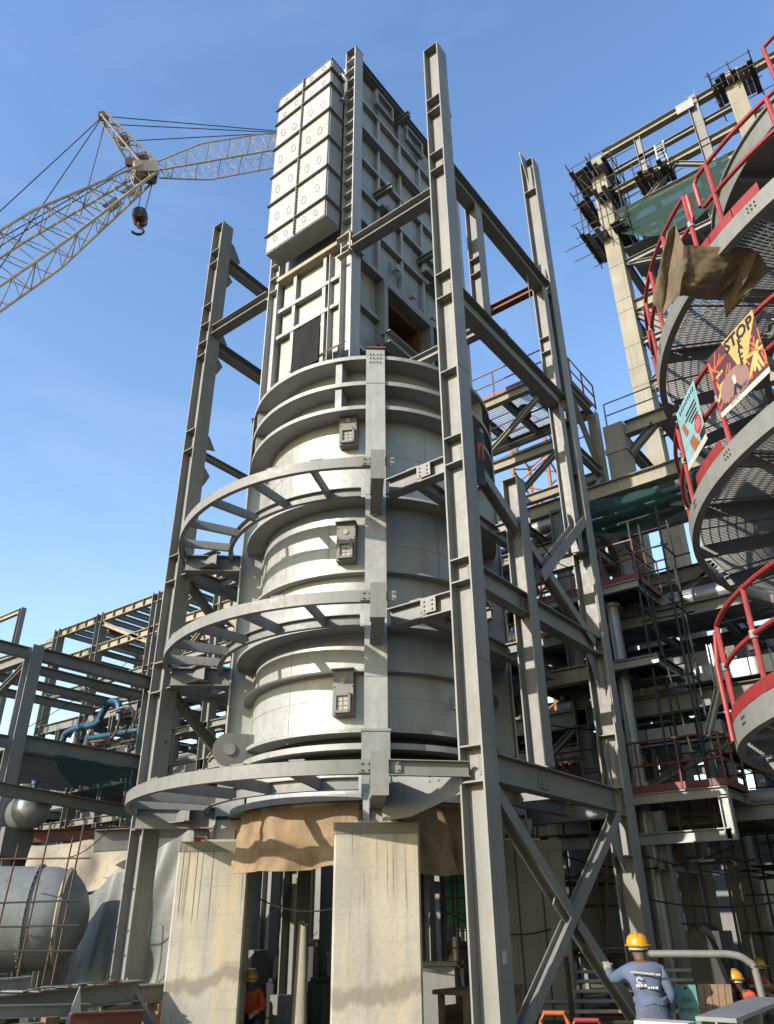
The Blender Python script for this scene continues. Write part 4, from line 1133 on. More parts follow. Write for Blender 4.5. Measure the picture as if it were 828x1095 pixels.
# blue pipework and machinery on the left rack
bpz = thing('blue_pipe', (15.6, 24, 7.4), 'thick blue bent pipe on the left steel rack', 'pipe')
obj('pipe_run', MB().bend([(15.4, 26.6, 6.5), (15.4, 26.6, 7.8), (15.4, 26.3, 8.05), (15.4, 25.6, 8.1), (15.4, 24.6, 8.1), (15.4, 24.4, 8.4), (15.4, 24.0, 8.75), (15.4, 23.5, 8.6), (15.4, 23.3, 8.0)], .12, 10), 'blue', bpz, True)
obj('pipe_branch', MB().bend([(15.5, 26.0, 7.7), (15.5, 23.2, 7.6), (15.6, 22.4, 7.6)], .10, 10), 'blue', bpz, True)
mq = thing('rack_machinery', (15.2, 23.8, 6.5), 'cluttered dark machinery skid on the left rack below the blue pipe', 'machine')
for k in range(16):
    x, y = random.uniform(15, 17), random.uniform(21.8, 26.6)
    if random.random() < .5: obj('casing', MB().box(x - .2, x + .2, y - .25, y + .2, 6.5, 6.5 + random.uniform(.3, 1.2)), random.choice(['dark', 'steel_dark', 'rust', 'steel_blue', 'galv']), mq)
    else: obj('cylinder', MB().lathe((x, y, 6.5), (0, 0, 1), [(0, .15), (.1, .2), (random.uniform(.6, 1.3), .2), (1.4, .08)], 12), random.choice(['steel_dark', 'rust', 'pipe_clad', 'dark']), mq, True)
for k in range(14):
    x, y, z = random.uniform(14.8, 16), random.uniform(21.6, 26.8), random.uniform(6.5, 8.3)
    obj('small_pipe', MB().bend([(x, y, z), (x, y - random.uniform(.4, 1.4), z), (x, y - 1.5, z + random.uniform(-.8, .8))], random.uniform(.03, .07), 6), random.choice(['rust', 'steel_dark', 'galv', 'dark']), mq, True)
sheet('green_net', lambda u, v: (12.0 + 2.9 * u, 21.05 - .3 * v, 6.1 - (.25 + .75 * math.sin(2.8 * u + .2)) * v + .05 * wob(u, v)), 22, 10, 'net', label='dark green net drooping under the left portal beam', category='safety net')
I(lf, (9.2, 19.8, 4.9), (15.1, 19.8, 4.6), .3, .2, m='steel_dark')
I(lf, (11.5, 20.4, 3.9), (15.1, 18.2, 4.2), .3, .2, m='rust_beam')
# shiny drum with a domed head
dd = thing('domed_drum', (11.2, 20.3, 3.3), 'shiny grey drum with a round domed head at left', 'drum')
ax_ = Vector((.25, .97, 0))
hp = Vector((11.12, 19.9, 4.5))
obj('drum_shell', MB().lathe(hp, ax_, [(0, .02), (.017, .17), (.07, .3), (.15, .39), (.28, .45), (.35, .46), (2.6, .46)], 28), 'pipe_clad', dd, True)
obj('nozzle', MB().tube(hp + ax_ * .5 + Vector((0, 0, .35)), hp + ax_ * .5 + Vector((0, 0, .72)), .06, 10).tube(hp + ax_ * .5 + Vector((0, 0, .66)), hp + ax_ * .5 + Vector((0, 0, .74)), .1, 12), 'blue', dd, True)
obj('nozzle', MB().tube(hp + ax_ * 1.1 + Vector((0, 0, .35)), hp + ax_ * 1.1 + Vector((0, 0, .7)), .19, 14).tube(hp + ax_ * 1.1 + Vector((0, 0, .62)), hp + ax_ * 1.1 + Vector((0, 0, .72)), .23, 14), 'tarp_cream', dd, True)
obj('saddle', MB().box(10.8, 11.8, 20.6, 20.8, 3.6, 4.1).box(10.7, 12.2, 20.4, 21.0, 3.4, 3.58), 'steel_dark', dd)
I(dd, (11.0, 20.7, 0), (11.0, 20.7, 3.4), .25, .25, (0, 1, 0), 'steel_dark', 'leg'); I(dd, (11.9, 20.8, 0), (11.9, 20.8, 3.4), .25, .25, (0, 1, 0), 'steel_dark', 'leg')
# large horizontal vessel at the left edge
hv = thing('horizontal_vessel', (7.6, 14.6, .2), 'large grey horizontal pressure vessel lying at the left edge', 'vessel')
hp = Vector((9.83, 15.6, 1.995))
ax_ = Vector((-.74, .67, 0)).normalized()
obj('vessel_shell', MB().lathe(hp, ax_, [(-.39, .03), (-.38, .21), (-.32, .41), (-.22, .60), (-.07, .76), (.12, .86), (.3, .91), (.58, .92), (4.4, .92)], 40), 'steel_blue', hv, True)
for t_ in (.62, 1.75, 2.6): 
    q = MB().lathe(hp + ax_ * t_, ax_, [(0, .92), (0, .965), (.05, .965), (.05, .92)], 40)
    for k in range(36):
        a = k * math.pi / 18
        e1, e2 = Vector((0, 0, 1)), ax_.cross(Vector((0, 0, 1)))
        p = hp + ax_ * (t_ - .03) + (e1 * math.cos(a) + e2 * math.sin(a)) * .943
        q.tube(p, p + ax_ * .11, .014, 5)
    obj('girth_flange', q, 'steel_blue', hv)
obj('end_rim', MB().lathe(hp + ax_ * .04, ax_, [(0, .80), (-.03, .875), (.03, .90), (.06, .85)], 40), 'tarp_cream', hv, True)
for t_ in (1.95, 2.5): obj('nozzle', MB().tube(hp + ax_ * t_ + Vector((0, 0, .8)), hp + ax_ * t_ + Vector((0, 0, 1.12)), .1, 12).tube(hp + ax_ * t_ + Vector((0, 0, 1.05)), hp + ax_ * t_ + Vector((0, 0, 1.13)), .17, 14), 'steel_blue', hv, True)
for t_ in (2.0, 3.6): obj('saddle', MB().obox(hp + ax_ * t_ + Vector((0, 0, -1.25)), ax_ * .1, ax_.cross(Vector((0, 0, 1))) * .6, (0, 0, .7)), 'rust', hv)
obj('side_bracket', MB().obox(hp + ax_ * 1.6 + ax_.cross(Vector((0, 0, 1))) * 1.05 + Vector((0, 0, -.3)), ax_ * .75, ax_.cross(Vector((0, 0, 1))) * .04, (0, 0, .14)), 'steel', hv)
# rusty scaffold in front of the vessel
sc = thing('rebar_scaffold', (8.0, 12.8, 0), 'thin rusty scaffold poles in front of the horizontal vessel', 'scaffold')
sd2 = Vector((-.64, .77, 0))
b0 = Vector((8.85, 14.25, 0))
for t_, h in ((.0, 3.55), (.62, 3.6), (1.15, 3.2), (.28, 3.4)):
    p = b0 + sd2 * t_ + (Vector((.5, .6, 0)) if t_ == .28 else Vector((0, 0, 0)))
    pole(sc, p, p + Vector((.12, -.05, h)), .017)
for z in (1.45, 1.85, 2.25, 2.95): pole(sc, b0 + sd2 * -.35 + Vector((0, 0, z)), b0 + sd2 * 1.7 + Vector((0, 0, z + random.uniform(-.05, .05))), .016, 'dark' if z < 2.8 else 'rust', 'ledger')
# tarpaulins at left
def grey_tarp(u, v):
    x = 10.95 + .3 * u; y = 17.3 - 3.5 * u
    g = u * 15 + 2.2 * (v - .5) * (u - .2)
    fold = .11 * math.sin(g + 1.2 * nz3(u * 3, v, 2)) + .09 * math.sin(g * .47 + 1) + .05 * math.sin(g * 2.1 + 3 * nz3(u * 2, v * 2, 7))
    top = 2.45 + 1.3 * u ** 1.6 + .15 * nz3(u * 4, 0, 4)
    am = .5 + .5 * v
    return (x - .25 * v + fold * 1.2 * am, y + fold * .3 * am + .25 * v * (1 - u), top * (1 - v) + .35 * v)
tg = sheet('grey_tarpaulin', grey_tarp, 110, 40, 'tarp_grey')
tag(tg, 'grey tarpaulin sheet hanging in folds behind the left column', 'tarpaulin')
def cream_tarp(u, v):
    x = 10.7 + 1.9 * u; y = 19.4 - 2.4 * u
    ridge = 3.55 + .35 * nz3(u * 2.4, 0, 8) + .25 * u
    a = v * 2 - 1
    g = u * 9 + 2 * nz3(u * 2, v * 2, 5)
    fo = .10 * math.sin(g) + .05 * math.sin(g * 2.3 + v * 3)
    return (x + .55 * a, y + .75 * a - .4 - fo * abs(a), ridge - 1.0 * abs(a) ** 1.25 + fo * .8 * abs(a) + .06 * nz3(u * 6, v * 5, 3))
tcm = sheet('cream_tarpaulin', cream_tarp, 80, 50, 'tarp_cream')
tag(tcm, 'cream cloth tarpaulin draped over equipment behind the horizontal vessel', 'tarpaulin')
db = MB().ibeam((11.0, 16.9, 3.55), (13.2, 15.5, 3.75), .46, .3)
tag(obj('steel_girder', db, 'steel'), 'short grey girder lying on the cream tarpaulin beside the left column', 'girder')
# piles of steel on the ground at left
gp = [((6.2, 12.3, .80), (9.45, 12.55, .88), .30, 'steel'), ((7.45, 11.35, .66), (8.45, 11.05, .64), .2, 'rust_beam'), ((6.3, 11.7, .52), (8.9, 12.0, .50), .26, 'steel_blue'), ((9.3, 13.1, .78), (11.3, 12.9, .80), .28, 'steel'), ((6.2, 10.9, .42), (8.7, 10.7, .44), .22, 'steel_dark'),
      ((10.9, 13.5, .95), (12.4, 12.9, .95), .26, 'steel_blue'), ((9.75, 12.1, .1), (9.3, 12.75, 1.02), .14, 'steel_dark'), ((6.5, 12.05, .80), (8.0, 11.75, .74), .16, 'steel'), ((5.9, 12.9, 1.02), (7.6, 12.75, 1.06), .2, 'steel_blue')]
gl = ['long grey I-beam lying level across the left foreground', 'short rusty I-beam end lying on the left steel pile', 'blue-grey beam under the left steel pile', 'grey beam lying behind the left column foot', 'dark thin beam lowest in the left steel pile', 'blue-grey beam lying behind the left pedestal', 'dark beam leaning against the left steel pile', 'small grey beam lying askew in the left steel pile', 'blue-grey beam topmost at the left edge of the steel pile']
for (a, b, h, m_), lb in zip(gp, gl): tag(obj('steel_beam', MB().ibeam(a, b, h, h * .8), m_), lb, 'steel beam', 'loose beams on the ground')
PCK = []
for k, (x, y, h) in enumerate(((6.8, 12.3, .64), (8.9, 12.4, .70), (7.0, 11.75, .38), (8.4, 11.9, .36), (6.8, 10.85, .30), (8.3, 10.75, .32), (7.7, 11.25, .55), (8.3, 11.1, .53), (10.2, 13.0, .64), (11.2, 13.3, .80), (12.0, 13.0, .80), (6.6, 12.85, .92), (7.3, 12.78, .94), (7.4, 11.9, .70))):
    q = MB()
    for j_ in range(max(1, int(h / .16))):
        q.box(x - .09 - .02 * (j_ % 2), x + .09 + .02 * (j_ % 2), y - .22 + .03 * (j_ % 3), y + .22, j_ * h / max(1, int(h / .16)), (j_ + 1) * h / max(1, int(h / .16)) - .004)
    PCK.append(tag(obj('timber_packing', q, 'wood'), 'x', 'timber', 'packing blocks at left'))
from_left(PCK, '%s timber packing stack from the left under the loose beams')
sp_i = 0
SCR = []
for k in range(12):
    x = random.uniform(6.4, 8.9)
    y = 12.3 + .077 * (x - 6.2)
    a = random.uniform(0, 3)
    q = MB().obox((x, y, .965 + .025 * (x - 6.2) + .012 * (k % 2)), Vector((math.cos(a), math.sin(a), .02)) * random.uniform(.1, .28), Vector((-math.sin(a), math.cos(a), 0)) * random.uniform(.05, .12), (0, 0, .006))
    SCR.append(tag(obj('steel_offcut', q, random.choice(['steel', 'steel_blue', 'steel_dark', 'rust', 'tarp_cream'])), 'x', 'scrap plate', 'scrap plates at left'))
from_left(SCR, '%s scrap plate from the left on the long grey beam at left')
wp = MB().plate([(7.62, 11.75, .5), (7.9, 11.7, .5), (7.78, 11.72, 1.05)], (.3, 1, 0), .02)
tag(obj('gusset_piece', wp, 'white'), 'pale triangular plate standing upright on the left steel pile', 'plate')

# ------------------------------------------------------------------ under the heater
ic = thing('inner_column', (13.0, 12.4, 0), 'dark steel column standing between the two front pedestals', 'column')
I(ic, (13.0, 12.4, 0), (13.0, 12.4, 3.5), .42, .4, (0, 1, 0), 'steel_dark', 'shaft', tf=.03)
obj('base_box', MB().box(12.7, 13.3, 12.1, 12.7, 0, .62), 'steel_dark', ic)
def curtain(a0, a1, zt, zb, ph):
    def fn(u, v):
        a = a0 + (a1 - a0) * u
        g = u * 13 + ph + 1.5 * nz3(u * 3, v * .8, ph)
        fo = .035 * math.sin(g) + .03 * math.sin(g * .55 + 2) + .018 * math.sin(g * 1.9 + 4 * (v - .5)) + .05 * nz3(u * 3.5, v * 2.5, ph) + .02 * nz3(u * 11, v * 6, ph)
        rr = 2.55 + fo * (.8 + 1.5 * v) + .04 * v
        sag = .10 * abs(math.sin(u * 6.5 + ph))
        z = (zt - sag + .03 * nz3(u * 14, 1, ph)) * (1 - v) + (zb + .06 * nz3(u * 3, 7, ph)) * v
        return Pp(rr, a, z)
    return fn
c1 = sheet('tan_tarpaulin', curtain(FA - 6, 152, 3.66, 2.62, .6), 110, 44, 'tarp_tan')
tag(c1, 'sunlit tan tarpaulin curtain hanging between the two front pedestals', 'tarpaulin')
c2 = sheet('tan_tarpaulin', curtain(FA + 40, FA + 8, 3.62, 2.52, 2.0), 50, 30, 'tarp_tan')
tag(c2, 'brown shaded tarpaulin strip hanging right of the front pedestal', 'tarpaulin')
wc = sheet('cloth_roll', lambda u, v: (11.9 + .12 * math.cos(u * 5.5) * (1 - .5 * v), 11.15 + .16 * math.sin(u * 5.5) * (1 - .5 * v), .0 + 1.85 * v + .05 * math.sin(u * 6)), 18, 12, 'concrete_pale')
tag(wc, 'pale standing cloth roll left of the front pedestal', 'cloth')
gt = sheet('green_tarpaulin', lambda u, v: (14.98 + .3 * u + .04 * wob(u, v), 9.98 - .5 * u, 3.02 - 1.2 * v - .1 * math.sin(u * 3) * v), 16, 18, 'net_light')
tag(gt, 'bright green sheet hanging left of the middle column under the heater', 'tarpaulin')
obj('white_sack', MB().lathe((14.95, 10.0, 3.12), (.51, -.86, 0), [(0, .05), (.05, .10), (.3, .12), (.52, .10), (.57, .04)], 12), 'white', None, True, label='white cloth sack on top of the green sheet', category='sack')
# ground clutter below the heater
wt = thing('wooden_bench', (11.4, 6.9, 0), 'timber bench beside the foot of the middle column', 'bench')
obj('top', MB().box(11.5, 13.3, 7.4, 8.0, .86, .92), 'wood', wt)
for x in (11.6, 13.2):
    for y in (7.45, 7.9): obj('leg', MB().box(x - .04, x + .04, y - .04, y + .04, 0, .86), 'wood', wt)
obj('rail', MB().box(11.6, 13.2, 7.42, 7.46, .35, .43), 'wood', wt)
cr = thing('wooden_crate', (11.9, 7.7, 0), 'open wooden crate under the timber bench', 'crate')
for z in (.1, .3, .5): obj('slat', MB().box(11.7, 12.6, 7.5, 7.53, z, z + .16), 'wood', cr)
for x in (11.72, 12.56): obj('post', MB().box(x - .04, x + .04, 7.46, 7.5, .05, .72), 'wood', cr)
obj('crate_back', MB().box(11.7, 12.6, 7.95, 7.98, .05, .7), 'wood', cr)
lt = thing('rebar_cage', (14.2, 9.2, 0), 'upright rebar cage seen between front pedestal and middle column', 'rebar cage')
for x, y in ((14.0, 9.4), (14.3, 9.4), (14.0, 9.1), (14.3, 9.1)): pole(lt, (x, y, 0), (x + .02, y, 2.75), .022, 'dark', 'bar')
for k in range(9): obj('stirrup', MB().path([(13.98, 9.42, .3 + k * .28), (14.32, 9.42, .3 + k * .28), (14.32, 9.08, .3 + k * .28), (13.98, 9.08, .3 + k * .28), (13.98, 9.42, .3 + k * .28)], .012, 5), 'rust', lt)
obj('core_pipe', MB().tube((14.15, 9.25, 0), (14.15, 9.25, 1.6), .09, 10), 'galv', lt, True)
tp = thing('trestle_stand', (14.3, 8.8, 0), 'small steel trestle with pale legs under the heater', 'trestle')
for x in (13.6, 13.9, 14.2, 14.5): obj('leg', MB().bar((x, 8.75, .3), (x + .12, 8.9, 1.12), .05, .05), 'white', tp)
obj('top_bar', MB().bar((13.5, 8.8, 1.14), (15.0, 8.7, 1.14), .06, .06), 'rust', tp)
CRT = {}
for k in range(38):
    x, y = random.uniform(12.5, 19), random.uniform(9, 16)
    if math.hypot(x - 14.33, y - 7.8) < 1: continue
    h = random.uniform(.25, 1.5)
    w1 = random.uniform(.15, .5)
    a = random.uniform(0, 3)
    q = MB().obox((x, y, h / 2), Vector((math.cos(a), math.sin(a), 0)) * w1, Vector((-math.sin(a), math.cos(a), 0)) * random.uniform(.15, .4), (0, 0, h / 2))
    q.obox((x, y, h + .04), Vector((math.cos(a), math.sin(a), 0)) * w1 * 1.05, Vector((-math.sin(a), math.cos(a), 0)) * .2, (0, 0, .035))
    m_ = random.choice(['dark', 'steel_dark', 'rust', 'wood', 'steel_blue'])
    key = ({'dark': 'black', 'steel_dark': 'dark grey', 'rust': 'rusty', 'wood': 'wooden', 'steel_blue': 'blue-grey'}[m_], 'low' if h < .7 else 'tall')
    CRT.setdefault(key, []).append(tag(obj('equipment_crate', q, m_), 'x', 'crate', 'crates in the shade under the heater'))
for (cw, hw_), lst in CRT.items(): from_left(lst, '%s ' + hw_ + ' ' + cw + ' crate from the left in the shade behind the pedestals')


# ------------------------------------------------------------------ near right: stacked circular platforms
SX, SY, SRO, SRI = 10.55, -1.72, 4.18, 2.75
SC = (SX, SY)
def Sp(r, a, z): return Vector((SX + r * math.cos(R(a)), SY + r * math.sin(R(a)), z))
vt = MB().lathe((SX, SY, 0), (0, 0, 1), [(0, 2.2), (11.5, 2.2)], 48)
tag(obj('tower_vessel', vt, 'pipe_clad', None, True), 'round clad tower vessel inside the spiral platforms', 'vessel')
SLAB = ['lowest round grating platform with bright red handrail at right edge', 'middle round grating platform carrying the two safety banners', 'upper round grating platform with the brown tarpaulin']
def grating_panel(parent, a0, a1, z, r0=SRI + .1, r1=SRO - .1):
    q = MB()
    nb = max(3, int((a1 - a0) * R(1) * (r0 + r1) / 2 / .042))
    for i in range(nb + 1):
        a = a0 + .2 + (a1 - a0 - .4) * i / nb
        q.obox(Sp((r0 + r1) / 2, a, z - .016), rad(a) * (r1 - r0) / 2, tan(a) * .0032, (0, 0, .015))
    k = r0 + .05
    while k < r1:
        q.arc(SC, k - .005, k + .005, z - .008, z - .001, a0 + .2, a1 - .2, 4)
        k += .105
    return obj('grating_panel', q, 'grating', parent)
PLAT = []
for i, z in enumerate((3.71, 6.25, 8.6)):
    t = thing('round_platform', (SX, SY, z - .25), SLAB[i], 'platform', 'round platforms at right')
    PLAT.append(t)
    a0, a1 = 62, 206
    obj('outer_channel', MB().arc(SC, SRO - .014, SRO, z - .22, z + .02, a0, a1, 56).arc(SC, SRO - .09, SRO - .014, z - .22, z - .205, a0, a1, 56), 'steel', t, True)
    obj('inner_channel', MB().arc(SC, SRI, SRI + .014, z - .22, z + .02, a0, a1, 56).arc(SC, SRI + .014, SRI + .09, z - .22, z - .205, a0, a1, 56), 'steel_dark', t, True)
    for k in range(9):
        a = a0 + 3 + k * 17.2
        obj('radial_beam', MB().channel(Sp(SRI + .02, a, z - .125), Sp(SRO - .02, a, z - .125), .16, .075), 'steel_dark', t)
    for k in range(13):
        b0_ = a0 + k * 11.07
        grating_panel(t, b0_, b0_ + 11.0, z)
        obj('panel_frame', MB().obox(Sp((SRI + SRO) / 2, b0_ + .1, z - .02), rad(b0_) * (SRO - SRI) / 2 * .95, tan(b0_) * .008, (0, 0, .022)), 'steel_dark', t)
    # bolted plates on the rim
    for a in (118, 133, 150):
        q = MB()
        for dx in (-.05, 0, .05):
            for dz in (-.03, .03): q.tube(Sp(SRO, a, z - .08 + dz) + tan(a) * dx, Sp(SRO + .012, a, z - .08 + dz) + tan(a) * dx, .010, 6)
        obj('rim_bolts', q, 'dark', t, kind='stuff')
    # handrail
    r_a0 = (112, 98, 104)[i]
    r_a1 = (205, 205, 138)[i]
    segs = [Sp(SRO - .03, r_a0 + (r_a1 - r_a0) * k / 24, z) for k in range(25)]
    up = Vector((0, 0, 1))
    HR = 1.1
    for zz, nm in ((HR, 'top_rail'), (HR * .55, 'mid_rail')):
        pts = [p + up * zz for p in segs]
        obj(nm, MB().path(pts, .028, 8), 'red', t, True)
    obj('end_loop', MB().path([segs[0] + up * HR, segs[0] + up * (HR - .05) - tan(r_a0) * .06, segs[0] + up * .6 - tan(r_a0) * .07, segs[0] + up * .3 - tan(r_a0) * .04], .028, 8), 'red', t, True)
    for k in range(0, 25, 4 if i < 2 else 6):
        obj('rail_post', MB().tube(segs[k] - up * .1, segs[k] + up * HR, .028, 8), 'red', t, True)
        obj('rail_clamp', MB().tube(segs[k] + up * (HR * .55 - .04), segs[k] + up * (HR * .55 + .04), .042, 8), 'galv', t)
    toe = ((108, 205), (121, 132), (136, 152))[i]
    for k in range(0, 24, 8):
        obj('toe_board', MB().arc(SC, SRO - .012, SRO - .004, z + .03, z + .16, toe[0] + (toe[1] - toe[0]) * k / 24 + .1, toe[0] + (toe[1] - toe[0]) * (k + 8) / 24 - .1, 16), 'red', t)
sg2 = [Sp(SRO - .03, 142 + 40 * k / 16, 8.6) for k in range(17)]
U0 = Vector((0, 0, 1))
for zz, nm in ((1.1, 'top_rail'), (.6, 'mid_rail')): obj(nm, MB().path([p + U0 * zz for p in sg2], .028, 8), 'red', PLAT[2], True)
obj('end_loop', MB().path([sg2[0] + U0 * 1.1, sg2[0] + U0 * 1.04 - tan(142) * .06, sg2[0] + U0 * .66 - tan(142) * .06, sg2[0] + U0 * .6], .028, 8), 'red', PLAT[2], True)
e2 = Sp(SRO - .03, 138, 8.6)
obj('end_loop', MB().path([e2 + U0 * 1.1, e2 + U0 * 1.04 + tan(138) * .06, e2 + U0 * .66 + tan(138) * .06, e2 + U0 * .6], .028, 8), 'red', PLAT[2], True)
for k in (1, 6, 11, 16): obj('rail_post', MB().tube(sg2[k], sg2[k] + U0 * 1.1, .028, 8), 'red', PLAT[2], True)
# post doubled beside the lowest rail start
obj('rail_post', MB().path([Sp(SRO + .03, 109, 3.55), Sp(SRO + .03, 109, 4.4), Sp(SRO - .02, 110, 4.78)], .028, 8), 'red', PLAT[0], True)
# support legs (under the platforms, at the vessel side)
for i, z in enumerate((3.71, 6.25, 8.6)):
    for a in (75, 120, 165):
        obj('knee_brace', MB().angle(Sp(2.2, a, z - 1.3), Sp(SRI + .6, a, z - .22), .1), 'steel_dark', PLAT[i])
        obj('bracket_beam', MB().channel(Sp(2.19, a, z - .3), Sp(SRI + .05, a, z - .3), .14, .07), 'steel_dark', PLAT[i])
# uppermost ring plate round the vessel
tr_ = thing('top_ring_platform', (SX, SY, 10.9), 'pale curved rim of the topmost ring platform at the right edge', 'platform')
obj('rim_plate', MB().arc(SC, 2.9, 2.92, 10.82, 11.14, 55, 230, 60).arc(SC, 2.86, 2.96, 11.14, 11.17, 55, 230, 60), 'steel', tr_, True)
obj('deck_plate', MB().arc(SC, 2.21, 2.89, 10.98, 11.0, 55, 230, 60), 'steel_dark', tr_, True)
for a in range(60, 228, 14): obj('radial_beam', MB().channel(Sp(2.22, a, 10.9), Sp(2.885, a, 10.9), .14, .06), 'steel_dark', tr_)
hp_ = [Sp(2.86, 150 + 60 * k / 12, 11.1) for k in range(13)]
for zz in (1.1, .6): obj('hand_rail', MB().path([p + Vector((0, 0, zz)) for p in hp_], .028, 8), 'red', tr_, True)
for k in (0, 4, 8, 12): obj('rail_post', MB().tube(hp_[k], hp_[k] + Vector((0, 0, 1.1)), .028, 8), 'red', tr_)
# brown tarpaulin slung below the upper rim
BT = [(0, (7.01, 1.25, 8.85), (7.40, 1.67, 8.30)), (.12, (7.07, 1.16, 8.95), (7.54, 1.63, 8.15)), (.26, (6.98, 1.12, 8.50), (7.39, 1.37, 8.20)),
      (.80, (7.40, .53, 8.42), (7.73, .98, 8.20)), (.90, (7.41, .46, 8.30), (7.89, 1.02, 8.00)), (1, (7.67, .43, 8.25), (7.76, .77, 8.10))]
def brown(u, v):
    for (u0, t0, b0_), (u1, t1, b1_) in zip(BT[:-1], BT[1:]):
        if u <= u1 + 1e-9: break
    k = (u - u0) / (u1 - u0)
    k = k * k * (3 - 2 * k)
    p = Vector(t0).lerp(Vector(t1), k).lerp(Vector(b0_).lerp(Vector(b1_), k), v)
    mid = math.sin(math.pi * min(1, max(0, (u - .2) / .65)))
    e = .03 * nz3(u * 9, v * 3, 3) + .022 * math.sin(u * 26 + 3 * nz3(u * 3, v * 2, 1)) * (1 - .6 * mid) + .012 * nz3(u * 22, v * 12, 5)
    rag = .05 * nz3(u * 17, 9, 2) * (abs(v - .5) * 2) ** 3
    return p + Vector((-.45, -.35, -.6)) * e + Vector((0, 0, -.10 * mid * math.sin(math.pi * v) + rag))
bt = sheet('brown_tarpaulin', brown, 110, 40, 'tarp_brown', t=.006)
tag(bt, 'ragged brown canvas tarpaulin slung under the upper round platform', 'tarpaulin')

# safety banners on the middle platform rail
def banner(a0, a1, z_top, h, label):
    p0, p1 = Sp(SRO + .03, a0, z_top), Sp(SRO + .03, a1, z_top)
    X = (p1 - p0).normalized()
    w = (p1 - p0).length
    Nn = X.cross(Vector((0, 0, 1)))
    t = thing('safety_banner', tuple(p0 + X * w / 2 - Vector((0, 0, h))), label, 'banner')
    def pt(u, v, o=0.0): return p0 + X * (u * w) + Vector((0, 0, -v * h)) + Nn * o
    def poly(uv, m, o, name='print'):
        return obj(name, MB().plate([pt(u, v, o) for u, v in uv], Nn, .001), m, t)
    def tx(s, u, v, size, m, rot=0, o=.008, bold=.0):
        M = Matrix.Translation(pt(u, v, o)) @ Matrix(((X.x, 0, Nn.x, 0), (X.y, 0, Nn.y, 0), (X.z, 1, Nn.z, 0), (0, 0, 0, 1))) @ Matrix.Rotation(rot, 4, 'Z')
        return text(t, s, size, M, m, bold=bold, ext=.0006)
    return t, poly, tx, pt, w
ZT = 6.25 + 1.1
t, poly, tx, pt, bw = banner(134.6, 145.6, ZT, .80, 'maroon STOP FALLS safety banner hung on the red handrail')
poly([(0, 0), (1, 0), (1, 1), (0, 1)], 'poster_maroon', 0, 'sheet')
rs = random.Random(3)
for k in range(48):
    u0, v0 = rs.choice([(rs.uniform(0, .3), rs.uniform(.2, .75)), (rs.uniform(.68, 1), rs.uniform(.3, .85))])
    u1, v1 = u0 + rs.uniform(-.3, .3), v0 + rs.uniform(-.3, .3)
    u1, v1 = min(max(u1, .01), .99), min(max(v1, .02), .86)
    du, dv = u1 - u0, v1 - v0
    l = math.hypot(du, dv) + 1e-6
    wd = .012 if k % 3 else .022
    nx, ny = -dv / l * wd, du / l * wd
    poly([(u0 + nx, v0 + ny), (u1 + nx, v1 + ny), (u1 - nx, v1 - ny), (u0 - nx, v0 - ny)], 'poster_orange' if k % 3 else 'poster_yellow', .0012 + .00004 * k, 'truss_line')
poly([(.34, .0), (1.0, .0), (1.0, .10), (.66, .60), (.54, .60)], 'poster_yellow', .0035, 'yellow_beam')
poly([(.38 + .30 * math.cos(q), .72 + .24 * math.sin(q)) for q in [k * math.pi / 14 for k in range(28)]], 'poster_pink', .005, 'pale_disc')
tx('STOP', .66, .13, .20, 'ink', bold=.006)
for k, ch in enumerate('FALLS'): tx(ch, .645 - .012 * k, .245 + .072 * k, .125 - .010 * k, 'ink', bold=.005)
poly([(.36, .60), (.40, .58), (.43, .62), (.42, .72), (.37, .72)], 'white', .0065, 'figure_shirt')
poly([(.37, .72), (.42, .72), (.50, .86), (.46, .87), (.40, .78), (.36, .87), (.31, .86)], 'ink', .0066, 'figure_legs')
tx('Before They', .37, .86, .075, 'ink', .15)
tx('Stop You', .40, .92, .075, 'ink', .15)
poly([(0, .92), (1, .92), (1, 1), (0, 1)], 'white', .0075, 'white_strip')
t, poly, tx, pt, bw = banner(120.2, 129.6, ZT, .82, 'pale blue safety banner with a red round badge on the red handrail')
poly([(0, 0), (1, 0), (1, 1), (0, 1)], 'poster_cyan', 0, 'sheet')
poly([(0, .0), (1, .0), (1, .16), (0, .2)], 'poster_cyan', .0012, 'print')
for k in range(9): poly([(.14 + .09 * k, .05 + .01 * (k % 2)), (.20 + .09 * k, .05 + .01 * (k % 3 == 0)), (.20 + .09 * k, .13), (.14 + .09 * k, .13 - .015 * (k % 2))], 'poster_deep', .0025, 'heading_stroke')
for k, (u, v, wd) in enumerate(((.62, .24, .5), (.60, .31, .6), (.66, .38, .42), (.7, .45, .36))):
    poly([(u - wd / 2, v), (u + wd / 2, v), (u + wd / 2, v + .035), (u - wd / 2, v + .035)], 'ink', .002, 'text_line')
poly([(.10, .30), (.24, .30), (.36, .52), (.22, .54)], 'poster_rust', .002, 'picture')
poly([(.78 + .16 * math.cos(q), .62 + .14 * math.sin(q)) for q in [k * math.pi / 12 for k in range(24)]], 'poster_red', .002, 'round_badge')
for k in range(3): poly([(.68, .56 + .05 * k), (.88, .56 + .05 * k), (.88, .575 + .05 * k), (.68, .575 + .05 * k)], 'white', .0035, 'badge_line')
poly([(.3, .66), (.5, .64), (.72, .9), (.4, .9)], 'poster_rust', .002, 'picture')
poly([(.75, .78), (1, .76), (1, .9), (.75, .9)], 'ink', .0022, 'picture')
poly([(0, .9), (1, .9), (1, 1), (0, 1)], 'white', .004, 'white_strip')

